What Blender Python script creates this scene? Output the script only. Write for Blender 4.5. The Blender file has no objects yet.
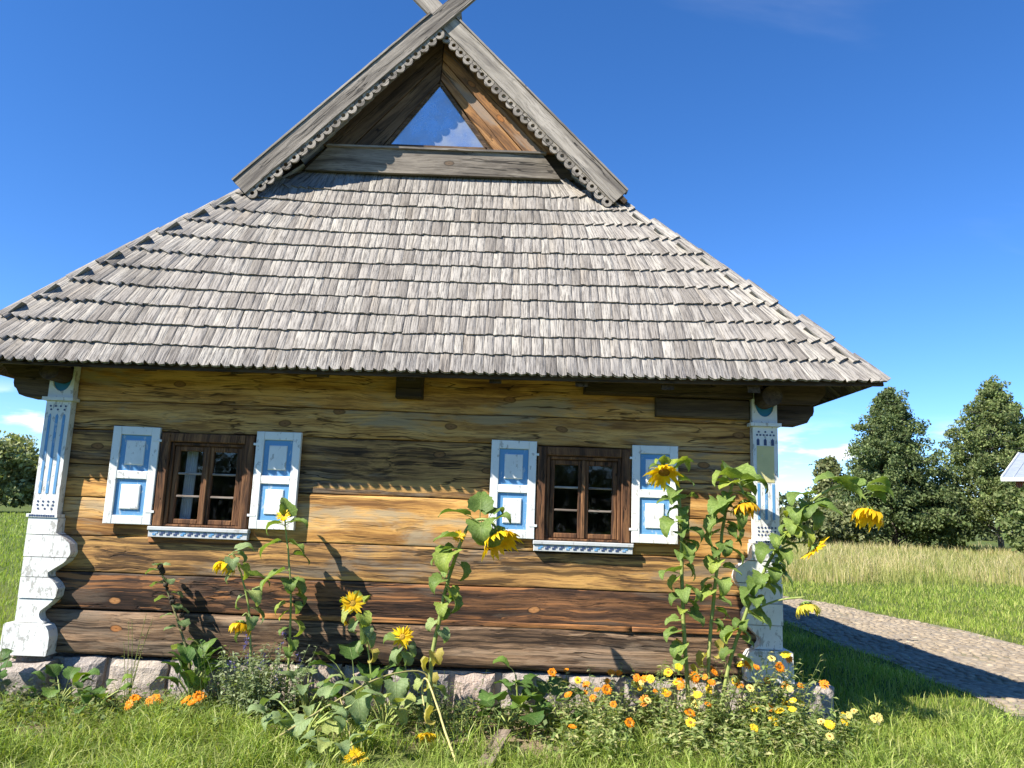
import bpy, math, random
import numpy as np
from mathutils import Vector, Matrix, Quaternion, noise as mnoise

random.seed(11)
RNG = np.random.default_rng(11)
rad = math.radians
scn = bpy.context.scene
COL = scn.collection

# ------------------------------------------------------------------ camera
cam_data = bpy.data.cameras.new('camera')
cam = bpy.data.objects.new('camera', cam_data)
COL.objects.link(cam)
PITCH, ROLL = rad(9.5), rad(2.1)
fwd = Vector((0, math.cos(PITCH), math.sin(PITCH)))
rt = Vector((1, 0, 0)); up = Vector((0, -math.sin(PITCH), math.cos(PITCH)))
r2 = rt * math.cos(ROLL) + up * math.sin(ROLL)
u2 = up * math.cos(ROLL) - rt * math.sin(ROLL)
mw = Matrix((r2, u2, -fwd)).transposed().to_4x4()
mw.translation = Vector((0, -6.6, 1.6))
cam.matrix_world = mw
cam_data.sensor_width = 36.0
cam_data.lens = 770.0 / 1024.0 * 36.0
cam_data.clip_start = 0.05
cam_data.clip_end = 3000
scn.camera = cam

# ------------------------------------------------------------------ sky, sun, exposure
SUN_FROM = Vector((-0.9, -0.6, 1.0)).normalized()
SUN_EL = math.asin(SUN_FROM.z)
SUN_AZ = math.atan2(SUN_FROM.x, SUN_FROM.y)
world = bpy.data.worlds.new('World'); scn.world = world
world.use_nodes = True
wt = world.node_tree
for n_ in list(wt.nodes): wt.nodes.remove(n_)
def WN(t, **kw):
    n = wt.nodes.new(t)
    for k, v in kw.items(): setattr(n, k, v)
    return n
def wmath(op, a, b=None, clamp=False):
    n = WN('ShaderNodeMath', operation=op, use_clamp=clamp)
    for i, v in enumerate((a, b)):
        if v is None: continue
        if isinstance(v, (int, float)): n.inputs[i].default_value = v
        else: wt.links.new(v, n.inputs[i])
    return n.outputs[0]
sky = WN('ShaderNodeTexSky', sky_type='NISHITA', sun_disc=False)
sky.sun_elevation = SUN_EL
sky.sun_rotation = SUN_AZ
sky.altitude = 2500.0
sky.air_density = 1.0; sky.dust_density = 0.0; sky.ozone_density = 2.0
tcw = WN('ShaderNodeTexCoord')
sepw = WN('ShaderNodeSeparateXYZ'); wt.links.new(tcw.outputs['Generated'], sepw.inputs[0])
# cumulus: one noise field over azimuth/elevation, seen low over the horizon all round
azm = wmath('ARCTAN2', sepw.outputs[0], sepw.outputs[1])
cmb = WN('ShaderNodeCombineXYZ')
wt.links.new(wmath('MULTIPLY', azm, 7.0), cmb.inputs[0])
wt.links.new(wmath('MULTIPLY', sepw.outputs[2], 26.0), cmb.inputs[1])
nz = WN('ShaderNodeTexNoise'); wt.links.new(cmb.outputs[0], nz.inputs['Vector'])
nz.noise_dimensions = '3D'
nz.inputs['Scale'].default_value = 1.0; nz.inputs['Detail'].default_value = 7.0; nz.inputs['Roughness'].default_value = 0.55
CLOUD_OFF = 9.2
cmb.inputs[2].default_value = CLOUD_OFF
mr = WN('ShaderNodeMapRange'); mr.interpolation_type = 'SMOOTHSTEP'
wt.links.new(nz.outputs[0], mr.inputs[0]); mr.inputs[1].default_value = 0.50; mr.inputs[2].default_value = 0.62
lo = WN('ShaderNodeMapRange'); lo.interpolation_type = 'SMOOTHSTEP'; wt.links.new(sepw.outputs[2], lo.inputs[0]); lo.inputs[1].default_value = 0.02; lo.inputs[2].default_value = 0.06
hi = WN('ShaderNodeMapRange'); hi.interpolation_type = 'SMOOTHSTEP'; wt.links.new(sepw.outputs[2], hi.inputs[0]); hi.inputs[1].default_value = 0.13; hi.inputs[2].default_value = 0.08
cmask = wmath('MULTIPLY', wmath('MULTIPLY', mr.outputs[0], lo.outputs[0]), hi.outputs[0])
# thin cirrus
cmb2 = WN('ShaderNodeCombineXYZ')
den = wmath('ADD', wmath('MAXIMUM', sepw.outputs[2], 0.0), 0.12)
wt.links.new(wmath('MULTIPLY', wmath('DIVIDE', sepw.outputs[0], den), 1.1), cmb2.inputs[0])
wt.links.new(wmath('MULTIPLY', wmath('DIVIDE', sepw.outputs[1], den), 3.2), cmb2.inputs[1])
cmb2.inputs[2].default_value = 16.9
nz2 = WN('ShaderNodeTexNoise'); wt.links.new(cmb2.outputs[0], nz2.inputs['Vector'])
nz2.inputs['Scale'].default_value = 0.8; nz2.inputs['Detail'].default_value = 6.0; nz2.inputs['Distortion'].default_value = 0.7
mr2 = WN('ShaderNodeMapRange'); mr2.interpolation_type = 'SMOOTHSTEP'; wt.links.new(nz2.outputs[0], mr2.inputs[0]); mr2.inputs[1].default_value = 0.60; mr2.inputs[2].default_value = 0.80
mr2.inputs[4].default_value = 0.08
call = wmath('ADD', wmath('MULTIPLY', cmask, 0.9), mr2.outputs[0], True)
hs = WN('ShaderNodeHueSaturation'); hs.inputs['Saturation'].default_value = 1.25
wt.links.new(sky.outputs[0], hs.inputs['Color'])
tint = WN('ShaderNodeMix', data_type='RGBA', blend_type='MULTIPLY'); tint.inputs[0].default_value = 1.0; tint.inputs[7].default_value = (.90, 1.0, 1.20, 1)
wt.links.new(hs.outputs[0], tint.inputs[6])
mx = WN('ShaderNodeMix', data_type='RGBA')
wt.links.new(call, mx.inputs[0]); wt.links.new(tint.outputs[2], mx.inputs[6]); mx.inputs[7].default_value = (7.4, 7.6, 7.9, 1)
bg = WN('ShaderNodeBackground'); bg.inputs['Strength'].default_value = 0.098
wt.links.new(mx.outputs[2], bg.inputs['Color'])
wo = WN('ShaderNodeOutputWorld'); wt.links.new(bg.outputs[0], wo.inputs[0])

sun_d = bpy.data.lights.new('sun', 'SUN'); sun_d.energy = 4.9; sun_d.angle = rad(0.53); sun_d.color = (1.0, 0.94, 0.85)
sun = bpy.data.objects.new('sun', sun_d); COL.objects.link(sun)
sun.rotation_euler = (-SUN_FROM).to_track_quat('-Z', 'Y').to_euler()
sun.location = (-20, -14, 25)
scn.view_settings.view_transform = 'Standard'
scn.view_settings.look = 'None'
scn.view_settings.exposure = 1.1
scn.view_settings.gamma = 1.0
scn.view_settings.use_curve_mapping = False
scn.render.engine = 'CYCLES'

# ------------------------------------------------------------------ material helpers
class NT:
    def __init__(s, name):
        s.m = bpy.data.materials.new(name); s.m.use_nodes = True
        s.t = s.m.node_tree
        for n in list(s.t.nodes): s.t.nodes.remove(n)
        s.out = s.t.nodes.new('ShaderNodeOutputMaterial')
    def n(s, typ, props=None, **ins):
        nd = s.t.nodes.new(typ)
        for k, v in (props or {}).items(): setattr(nd, k, v)
        for k, v in ins.items():
            key = int(k[1:]) if k[0] == '_' else k.replace('__', ' ')
            s.set(nd.inputs[key], v)
        return nd
    def set(s, sock, v):
        if hasattr(v, 'links') or isinstance(v, bpy.types.NodeSocket): s.t.links.new(v, sock)
        elif isinstance(v, bpy.types.Node): s.t.links.new(v.outputs[0], sock)
        else:
            if isinstance(v, tuple) and len(v) == 3 and sock.type == 'RGBA': v = v + (1,)
            sock.default_value = v
    def math(s, op, a, b=0.0, clamp=False):
        return s.n('ShaderNodeMath', {'operation': op, 'use_clamp': clamp}, _0=a, _1=b).outputs[0]
    def vmul(s, a, b): return s.n('ShaderNodeVectorMath', {'operation': 'MULTIPLY'}, _0=a, _1=b).outputs[0]
    def vadd(s, a, b): return s.n('ShaderNodeVectorMath', {'operation': 'ADD'}, _0=a, _1=b).outputs[0]
    def noise(s, vec, scale, detail=4.0, rough=.5, dist=0.0):
        return s.n('ShaderNodeTexNoise', None, Vector=vec, Scale=scale, Detail=detail, Roughness=rough, Distortion=dist).outputs[0]
    def ramp(s, f, stops):
        nd = s.n('ShaderNodeValToRGB', None, Fac=f)
        cr = nd.color_ramp
        while len(cr.elements) < len(stops): cr.elements.new(0.5)
        for e, (p, c) in zip(cr.elements, stops):
            e.position = p; e.color = (c + (1,)) if len(c) == 3 else c
        return nd.outputs[0]
    def mix(s, f, a, b, mode='MIX'):
        nd = s.n('ShaderNodeMix', {'data_type': 'RGBA', 'blend_type': mode, 'clamp_factor': True})
        s.set(nd.inputs[0], f); s.set(nd.inputs[6], a); s.set(nd.inputs[7], b)
        return nd.outputs[2]
    def step(s, v, a, b, o0=0.0, o1=1.0):
        nd = s.n('ShaderNodeMapRange', {'interpolation_type': 'SMOOTHSTEP'}, _0=v, _1=a, _2=b, _3=o0, _4=o1)
        return nd.outputs[0]
    def bump(s, h, strength=.3, dist=.01):
        return s.n('ShaderNodeBump', None, Height=h, Strength=strength, Distance=dist).outputs[0]
    def objcoord(s, rnd=True):
        tc = s.n('ShaderNodeTexCoord').outputs['Object']
        if not rnd: return tc
        r = s.n('ShaderNodeObjectInfo').outputs['Random']
        return s.vadd(tc, s.n('ShaderNodeCombineXYZ', None, _0=s.math('MULTIPLY', r, 37.0), _1=s.math('MULTIPLY', r, 71.0), _2=s.math('MULTIPLY', r, 53.0)).outputs[0])
    def rand(s): return s.n('ShaderNodeObjectInfo').outputs['Random']
    def pbr(s, color, rough=.6, normal=None, spec=.35, metallic=0.0, **kw):
        p = s.n('ShaderNodeBsdfPrincipled')
        s.set(p.inputs['Base Color'], color); s.set(p.inputs['Roughness'], rough)
        s.set(p.inputs['Specular IOR Level'], spec); s.set(p.inputs['Metallic'], metallic)
        if normal is not None: s.set(p.inputs['Normal'], normal)
        s.t.links.new(p.outputs[0], s.out.inputs[0])
        return p

def wood(name, axis, light, mid, dark, knots=0.0, blot=0.5, crack=0.8, bump=.5, freq=1.0, rough=.78, streak=None, grey=None, knotcol=(.36, .15, .045)):
    t = NT(name)
    co = t.objcoord()
    def st(a, o):
        v = [o, o, o]; v[axis] = a
        return t.vmul(co, tuple(x * freq for x in v))
    warp = t.noise(co, 2.2, 2.0)
    def stw(a, o):
        w = t.n('ShaderNodeCombineXYZ', None, **{'_0': 0.0})
        v = t.vadd(co, t.n('ShaderNodeVectorMath', {'operation': 'SCALE'}, _0=t.n('ShaderNodeTexNoise', None, Vector=co, Scale=1.7, Detail=2.0).outputs[1], Scale=.09).outputs[0])
        s_ = [o, o, o]; s_[axis] = a
        return t.vmul(v, tuple(x * freq for x in s_))
    fine = t.noise(stw(2.4, 70), 1.0, 8.0, .7)
    mid_n = t.noise(stw(.9, 11), 1.0, 5.0, .6, .4)
    blo = t.noise(st(.8, 2.4), 1.0, 4.0, .6, .8)
    c = t.ramp(mid_n, [(.34, dark), (.47, mid), (.62, light)])
    c = t.mix(t.step(fine, .47, .60, 0, .6), c, dark)
    c = t.mix(t.math('MULTIPLY', t.step(blo, .48, .68), blot), c, dark)
    if grey is not None:
        gn = t.noise(st(.7, 3.3), 1.3, 5.0, .65, .5)
        c = t.mix(t.step(gn, .50, .64, 0, .75), c, grey)
    if streak is not None:
        sn = t.noise(stw(.42, 26), 1.0, 6.0, .62)
        c = t.mix(t.step(sn, .55, .615, 0, .8), c, streak)
        c = t.mix(t.step(sn, .46, .40, 0, .75), c, tuple(x * .6 for x in dark))
    cr = t.noise(stw(.6, 15), 1.0, 3.0, .5)
    crd = t.math('ABSOLUTE', t.math('SUBTRACT', cr, .5))
    gate = t.step(t.noise(st(.9, 3.0), 1.0, 2.0), .44, .56)
    crk = t.math('MULTIPLY', t.step(crd, .020, .005), gate)
    c = t.mix(t.math('MULTIPLY', crk, crack), c, tuple(x * .18 for x in dark))
    if knots > 0:
        sx_ = t.n('ShaderNodeSeparateXYZ', None, _0=co)
        jig = t.n('ShaderNodeTexNoise', None, Vector=co, Scale=9.0, Detail=2.0).outputs[0]
        cv = t.n('ShaderNodeCombineXYZ', None, _0=t.math('MULTIPLY', sx_.outputs[axis], 2.1), _1=t.math('ADD', t.math('MULTIPLY', sx_.outputs[2 if axis != 2 else 0], 4.2), t.math('MULTIPLY', jig, .12)), _2=0.0)
        vo = t.n('ShaderNodeTexVoronoi', {'feature': 'F1', 'voronoi_dimensions': '2D'}, Vector=cv.outputs[0], Scale=1.0)
        keep = t.step(t.n('ShaderNodeSeparateColor', None, _0=vo.outputs['Color']).outputs[0], 1 - knots, 1 - knots + .02)
        km = t.math('MULTIPLY', t.step(vo.outputs['Distance'], .115, .075), keep)
        ring = t.step(vo.outputs['Distance'], .125, .105)
        c = t.mix(t.math('MULTIPLY', t.math('MULTIPLY', ring, keep), .75), c, tuple(x * .35 for x in dark))
        kc = t.ramp(vo.outputs['Distance'], [(.0, tuple(x * .5 for x in knotcol)), (.03, knotcol), (.09, tuple(x * .8 for x in knotcol))])
        c = t.mix(km, c, kc)
    r = t.rand()
    c = t.mix(1.0, c, t.ramp(r, [(0, (.82, .8, .78)), (1, (1.12, 1.1, 1.06))]), 'MULTIPLY')
    h = t.math('ADD', t.math('MULTIPLY', fine, .5), t.math('ADD', t.math('MULTIPLY', mid_n, .6), t.math('MULTIPLY', crk, -1.2)))
    t.pbr(c, rough, t.bump(h, bump, .012), spec=.25)
    return t.m

def paint(name, col, worn, chips=.66, rough=.5):
    t = NT(name); co = t.objcoord()
    d = t.noise(co, 3.5, 5.0, .65)
    c = t.mix(t.step(d, .42, .72, 0, .55), col, tuple(x * .80 for x in col))
    ch = t.noise(t.vmul(co, (1, 1, .45)), 26.0, 5.0, .7)
    big = t.noise(co, 5.0, 3.0)
    m = t.step(t.math('ADD', ch, t.math('MULTIPLY', big, .35)), chips + .17, chips + .2)
    c = t.mix(t.math('MULTIPLY', m, .8), c, worn)
    t.pbr(c, rough, t.bump(t.math('SUBTRACT', t.noise(co, 60.0, 3.0), m), .25, .004))
    return t.m

def foliage(name, trans=.35, rough=.55, tint=None, spec=.25, veins=False):
    t = NT(name)
    a = t.n('ShaderNodeAttribute', {'attribute_name': 'col'}).outputs['Color']
    if tint is not None:
        co = t.objcoord()
        a = t.mix(t.step(t.noise(co, 14.0, 3.0), .35, .7), tint[0], tint[1])
        a = t.mix(1.0, a, t.ramp(t.rand(), [(0, (.62, .68, .55)), (.8, (1.12, 1.1, 1.0)), (1, (1.75, 1.4, .7))] if veins else [(0, (.95, .90, .9)), (1, (1.0, 1.06, 1.0))]), 'MULTIPLY')
    nrm = None
    if veins:
        uv = t.n('ShaderNodeTexCoord').outputs['UV']
        sp = t.n('ShaderNodeSeparateXYZ', None, _0=uv)
        dmid = t.math('ABSOLUTE', t.math('SUBTRACT', sp.outputs[1], .5))
        side = t.math('ABSOLUTE', t.math('SUBTRACT', t.math('FRACT', t.math('SUBTRACT', t.math('MULTIPLY', sp.outputs[0], 6.0), t.math('MULTIPLY', dmid, 4.5))), .5))
        v = t.math('MAXIMUM', t.step(dmid, .022, .008), t.math('MULTIPLY', t.step(side, .09, .02), .6))
        a = t.mix(t.math('MULTIPLY', v, .45), a, (.28, .34, .12))
        nrm = t.bump(t.math('MULTIPLY', v, -1.0), .5, .01)
    p = t.pbr(a, rough, nrm, spec=spec)
    tr = t.n('ShaderNodeBsdfTranslucent', None, Color=t.mix(1.0, a, (1.25, 1.3, .5), 'MULTIPLY'))
    ms = t.n('ShaderNodeMixShader', None, Fac=trans)
    t.t.links.new(p.outputs[0], ms.inputs[1]); t.t.links.new(tr.outputs[0], ms.inputs[2])
    t.t.links.new(ms.outputs[0], t.out.inputs[0])
    return t.m

def plain(name, c0, c1, scale=12.0, rough=.6, bump=.2, spec=.3, metallic=0.0, stretch=(1, 1, 1), var=.12, detail=5.0):
    t = NT(name); co = t.objcoord()
    n = t.noise(t.vmul(co, stretch), scale, detail, .6)
    c = t.mix(t.step(n, .3, .7), c0, c1)
    c = t.mix(1.0, c, t.ramp(t.rand(), [(0, (1 - var,) * 3), (1, (1 + var,) * 3)]), 'MULTIPLY')
    t.pbr(c, rough, t.bump(n, bump, .01), spec=spec, metallic=metallic)
    return t.m

M = {}
M['log_honey'] = wood('honey_log_wood', 0, (.73, .44, .15), (.585, .31, .085), (.19, .088, .03), knots=.3, blot=.35, grey=(.36, .30, .20), knotcol=(.30, .15, .055))
M['log_mixed'] = wood('weathered_log_wood', 0, (.60, .345, .11), (.37, .20, .07), (.07, .041, .022), knots=.3, blot=.5, streak=(.64, .37, .12), grey=(.24, .195, .14), knotcol=(.28, .14, .05))
M['log_dark'] = wood('dark_log_wood', 0, (.21, .10, .044), (.066, .034, .020), (.014, .009, .007), knots=.45, blot=.5, streak=(.34, .15, .055), grey=(.10, .075, .055), knotcol=(.40, .19, .07), bump=.8)
M['log_sill'] = wood('old_sill_log_wood', 0, (.30, .19, .11), (.13, .08, .046), (.026, .017, .012), knots=.12, blot=.5, streak=(.33, .225, .14), grey=(.22, .165, .115), bump=1.0)
M['log_plain'] = wood('side_log_wood', 1, (.34, .22, .09), (.24, .15, .065), (.09, .055, .03), knots=.1, blot=.5)
M['sliver'] = wood('orange_split_wood', 0, (.50, .25, .09), (.36, .16, .055), (.10, .05, .025), blot=.3)
M['frame'] = wood('brown_frame_wood', 2, (.25, .125, .055), (.145, .068, .032), (.045, .024, .014), blot=.5, freq=1.4)
M['frame_h'] = wood('brown_frame_wood_flat', 0, (.25, .125, .055), (.145, .068, .032), (.045, .024, .014), blot=.5, freq=1.4)
M['muntin'] = wood('pale_muntin_wood', 0, (.40, .36, .31), (.30, .26, .22), (.14, .11, .09), blot=.3, freq=1.5)
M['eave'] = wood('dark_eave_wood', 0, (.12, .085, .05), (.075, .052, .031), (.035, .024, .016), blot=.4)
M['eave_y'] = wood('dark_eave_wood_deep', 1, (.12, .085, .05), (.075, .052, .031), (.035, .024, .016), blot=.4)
M['grey_board'] = wood('silver_grey_board_wood', 0, (.40, .36, .31), (.29, .26, .22), (.13, .115, .10), knots=.12, blot=.35, bump=.6, knotcol=(.2, .14, .09))
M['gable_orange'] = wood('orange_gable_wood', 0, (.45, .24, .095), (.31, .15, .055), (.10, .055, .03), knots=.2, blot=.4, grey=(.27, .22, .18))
M['gable_brown_shade'] = wood('brown_and_shaded_gable_wood', 0, (.20, .13, .075), (.13, .08, .045), (.045, .028, .018), knots=.1, blot=.5)  # colour holds the left planks' shade; plain brown on the sash strips
M['gable_grey'] = wood('dark_grey_gable_wood', 0, (.33, .29, .235), (.22, .19, .155), (.085, .072, .058), knots=.2, blot=.5, knotcol=(.17, .12, .08))
M['plank'] = wood('ground_plank_wood', 1, (.32, .26, .2), (.22, .17, .13), (.09, .07, .055), blot=.4)
M['white'] = paint('white_paint', (.78, .785, .745), (.42, .40, .36), chips=.61)
M['white_old'] = paint('worn_white_paint', (.72, .725, .68), (.36, .34, .30), chips=.57, rough=.65)
M['sill'] = paint('grey_sill_paint', (.53, .545, .535), (.34, .33, .31), chips=.60)
M['blue'] = paint('blue_paint', (.125, .31, .53), (.42, .50, .56), chips=.60)
M['teal'] = paint('teal_paint', (.02, .17, .27), (.03, .12, .18), chips=.7)
M['cream'] = paint('cream_paint', (.60, .54, .25), (.5, .46, .32), chips=.7)
M['navy'] = paint('dark_blue_dots', (.045, .07, .15), (.05, .06, .1), chips=.8)
M['cloth'] = plain('white_curtain_cloth', (.72, .73, .74), (.62, .63, .65), 8.0, .9, .1)
M['lining'] = plain('brown_plank_lining', (.10, .075, .05), (.15, .11, .07), 5.0, .9, .2)
M['metal_dark'] = plain('rusty_iron', (.06, .035, .025), (.11, .06, .035), 40.0, .7, .3)
M['disc'] = plain('seed_disc', (.20, .085, .012), (.36, .19, .025), 90.0, .8, .6)
M['disc_y'] = plain('yellow_seed_disc', (.40, .22, .02), (.55, .34, .04), 90.0, .8, .6)
M['calyx'] = plain('green_calyx', (.16, .25, .05), (.26, .34, .09), 30.0, .6, .4)
M['stem'] = plain('green_stalk', (.20, .27, .06), (.33, .36, .11), 25.0, .6, .3, stretch=(1, 1, .3))
M['stalk_dry'] = plain('dry_stalk', (.36, .31, .12), (.48, .42, .17), 22.0, .7, .3, stretch=(1, 1, .3))
M['pod'] = plain('dark_seed_pod', (.025, .02, .014), (.06, .045, .028), 60.0, .8, .4)
M['stem_dark'] = plain('brown_stalk', (.15, .15, .06), (.24, .21, .09), 25.0, .7, .3)
M['leaf_sun'] = foliage('sunflower_leaf', .32, .55, ((.155, .235, .055), (.245, .335, .10)), veins=True)
M['leaf_dark'] = foliage('broad_leaf', .28, .5, ((.065, .14, .032), (.115, .20, .055)), veins=True)
M['leaf_pale'] = foliage('pale_limp_leaf', .32, .6, ((.19, .27, .12), (.28, .36, .18)), veins=True)
M['leaf_yellow'] = foliage('yellowing_leaf', .35, .6, ((.34, .30, .06), (.45, .38, .10)))
M['petal'] = foliage('yellow_petal', .35, .5, ((.80, .50, .012), (.86, .62, .02)))
M['petal_o'] = foliage('amber_petal', .3, .55, ((.74, .36, .015), (.82, .50, .03)))
M['petal_pale'] = foliage('greenish_yellow_petal', .35, .55, ((.62, .52, .05), (.70, .60, .10)))
M['cal_orange'] = foliage('orange_calendula_petal', .25, .5, ((.80, .24, .008), (.86, .33, .012)))
M['cal_deep'] = foliage('deep_orange_calendula_petal', .25, .5, ((.78, .24, .012), (.82, .32, .02)))
M['cal_yellow'] = foliage('yellow_calendula_petal', .25, .5, ((.82, .55, .02), (.86, .63, .05)))
M['cal_pale'] = foliage('pale_yellow_calendula_petal', .25, .5, ((.80, .66, .16), (.84, .72, .28)))
M['green'] = foliage('plant_green', .42, .55)
M['grass'] = foliage('grass_blades', .38, .5)
M['tree'] = foliage('tree_leaves', .25, .6)
M['bark'] = plain('pale_bark', (.20, .185, .16), (.32, .30, .27), 6.0, .85, .6, stretch=(3, 3, .6))
M['bark_dark'] = plain('brown_bark', (.08, .065, .05), (.15, .125, .10), 6.0, .9, .6, stretch=(3, 3, .6))
M['roof_metal'] = plain('grey_metal_roof', (.36, .40, .44), (.44, .48, .52), 3.0, .4, .1, spec=.5, metallic=.3)
M['mortar'] = plain('lime_mortar', (.36, .32, .28), (.46, .42, .37), 18.0, .9, .8)

def stone_mat():
    t = NT('field_stone'); co = t.objcoord()
    n1 = t.noise(co, 9.0, 6.0, .7); n2 = t.noise(co, 55.0, 4.0, .6)
    c = t.ramp(t.rand(), [(0, (.34, .265, .21)), (.3, (.46, .37, .29)), (.55, (.29, .255, .23)), (.8, (.50, .42, .325)), (1, (.42, .32, .26))])
    c = t.mix(t.step(n1, .38, .66, 0, .6), c, (.22, .19, .18))
    c = t.mix(t.step(n2, .52, .64, 0, .45), c, (.58, .52, .46))
    t.pbr(c, .85, t.bump(t.math('ADD', n1, t.math('MULTIPLY', n2, .4)), .9, .03), spec=.2)
    return t.m
M['stone'] = stone_mat()

def shingle_mat(attr):
    t = NT('weathered_shingle_wood' + ('_joined' if attr else '')); tc = t.n('ShaderNodeTexCoord')
    if attr:
        a = t.n('ShaderNodeAttribute', {'attribute_name': 'col'})
        s = t.n('ShaderNodeSeparateColor', None, _0=a.outputs['Color'])
        r = s.outputs[0]
        uv = t.n('ShaderNodeUVMap').outputs[0]
        co = t.vadd(t.vmul(uv, (1, 1, 0)), t.n('ShaderNodeCombineXYZ', None, _0=t.math('MULTIPLY', r, 91.0), _1=t.math('MULTIPLY', r, 37.0), _2=0.0).outputs[0])
    else:
        r = t.rand()
        co = t.vadd(t.vmul(t.n('ShaderNodeUVMap').outputs[0], (1, 1, 0)), t.n('ShaderNodeCombineXYZ', None, _0=t.math('MULTIPLY', r, 91.0), _1=t.math('MULTIPLY', r, 37.0), _2=0.0).outputs[0])
    st = t.noise(t.vmul(co, (75, 5, 1)), 1.0, 5.0, .65)
    st2 = t.noise(t.vmul(co, (22, 3, 1)), 1.0, 4.0, .6)
    bl = t.noise(co, 9.0, 5.0, .7)
    c = t.ramp(r, [(0, (.205, .186, .16)), (.2, (.285, .262, .228)), (.6, (.33, .306, .268)), (.92, (.385, .36, .31)), (1, (.28, .245, .20))])
    c = t.mix(t.step(st, .46, .60, 0, .7), c, (.085, .075, .066))
    c = t.mix(t.step(st2, .55, .70, 0, .4), c, (.36, .335, .295))
    c = t.mix(t.step(bl, .56, .70, 0, .5), c, (.11, .10, .085))
    patch = t.noise(t.n('ShaderNodeNewGeometry').outputs['Position'], 1.3, 5.0, .7)
    c = t.mix(t.step(patch, .52, .70, 0, .45), c, (.15, .135, .11))
    moss = t.noise(t.n('ShaderNodeNewGeometry').outputs['Position'], 7.0, 6.0, .75)
    c = t.mix(t.step(moss, .62, .72, 0, .5), c, (.12, .105, .115))
    h = t.math('ADD', st, t.math('MULTIPLY', st2, .7))
    t.pbr(c, .85, t.bump(h, .9, .012), spec=.2)
    return t.m
M['shingle'] = shingle_mat(False); M['shingle_j'] = shingle_mat(True)

def pane_mat():
    t = NT('window_glass')
    gl = t.n('ShaderNodeBsdfGlossy', None, Color=(.9, .95, 1.0, 1), Roughness=.03)
    co = t.objcoord()
    b = t.bump(t.noise(co, 5.0, 2.0), .05, .02)
    t.set(gl.inputs['Normal'], b)
    tr = t.n('ShaderNodeBsdfTransparent', None, Color=(.94, .95, .94, 1))
    fr = t.n('ShaderNodeFresnel', None, IOR=1.5)
    f2 = t.math('ADD', t.math('MULTIPLY', fr.outputs[0], .6), .0, True)
    ms = t.n('ShaderNodeMixShader', None, Fac=f2)
    t.t.links.new(tr.outputs[0], ms.inputs[1]); t.t.links.new(gl.outputs[0], ms.inputs[2])
    df = t.n('ShaderNodeBsdfDiffuse', None, Color=(.35, .36, .36, 1))
    d = t.step(t.noise(co, 14.0, 5.0, .7), .5, .8, .0, .05)
    m2 = t.n('ShaderNodeMixShader', None, Fac=d)
    t.t.links.new(ms.outputs[0], m2.inputs[1]); t.t.links.new(df.outputs[0], m2.inputs[2])
    t.t.links.new(m2.outputs[0], t.out.inputs[0])
    return t.m
M['pane'] = pane_mat()
def gable_glass():
    t = NT('dusty_sky_glass'); co = t.objcoord()
    gl = t.n('ShaderNodeBsdfGlossy', None, Color=(.62, .68, .74, 1), Roughness=.08)
    df = t.n('ShaderNodeBsdfDiffuse', None, Color=(.30, .33, .36, 1))
    m = t.n('ShaderNodeMixShader', None, Fac=t.step(t.noise(co, 4.0, 5.0, .65), .3, .75, .3, .7))
    t.t.links.new(gl.outputs[0], m.inputs[1]); t.t.links.new(df.outputs[0], m.inputs[2])
    t.t.links.new(m.outputs[0], t.out.inputs[0])
    return t.m
M['gable_glass'] = gable_glass()

def ground_mat():
    t = NT('lawn_soil'); co = t.objcoord(False)
    n1 = t.noise(co, 1.1, 5.0, .65); n2 = t.noise(co, 9.0, 6.0, .7); n3 = t.noise(co, .12, 3.0)
    g = t.mix(t.step(n2, .3, .7), (.055, .085, .018), (.12, .15, .04))
    g = t.mix(t.step(n3, .4, .65, 0, .5), g, (.15, .17, .05))
    s = t.mix(t.step(n2, .3, .7), (.20, .145, .09), (.32, .25, .165))
    sp = t.n('ShaderNodeSeparateXYZ', None, _0=co)
    bed = t.math('MULTIPLY', t.step(sp.outputs[1], -1.25, -.8), t.step(sp.outputs[1], .5, .2))
    bed = t.math('MULTIPLY', bed, t.math('MULTIPLY', t.step(sp.outputs[0], -4.3, -3.4), t.step(sp.outputs[0], 2.7, 2.2)))
    c = t.mix(t.math('ADD', t.math('MULTIPLY', bed, t.step(n1, .30, .52)), t.step(n1, .60, .72, 0, .5), True), g, s)
    t.pbr(c, .95, t.bump(n2, .8, .05), spec=.1)
    return t.m
M['ground'] = ground_mat()
def path_mat():
    t = NT('path_sand'); co = t.objcoord(False)
    n2 = t.noise(co, 14.0, 6.0, .7); n1 = t.noise(co, 1.6, 4.0)
    c = t.mix(t.step(n2, .3, .7), (.23, .185, .13), (.36, .31, .235))
    c = t.mix(t.step(n1, .55, .72, 0, .6), c, (.13, .14, .055))
    t.pbr(c, .95, t.bump(n2, .8, .03), spec=.1)
    return t.m
M['path'] = path_mat()
def cobble_mat(attr):
    t = NT('cobble_stone' + ('_joined' if attr else ''))
    r = t.n('ShaderNodeSeparateColor', None, _0=t.n('ShaderNodeAttribute', {'attribute_name': 'col'}).outputs['Color']).outputs[0] if attr else t.rand()
    co = t.n('ShaderNodeTexCoord').outputs['Object']
    c = t.ramp(r, [(0, (.20, .16, .11)), (.4, (.32, .26, .18)), (.7, (.26, .215, .155)), (1, (.40, .33, .23))])
    c = t.mix(t.step(t.noise(co, 22.0, 4.0), .42, .68, 0, .4), c, (.20, .165, .13))
    t.pbr(c, .9, t.bump(t.noise(co, 60.0, 4.0), .6, .01), spec=.15)
    return t.m
M['cobble'] = cobble_mat(False); M['cobble_j'] = cobble_mat(True)
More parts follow.
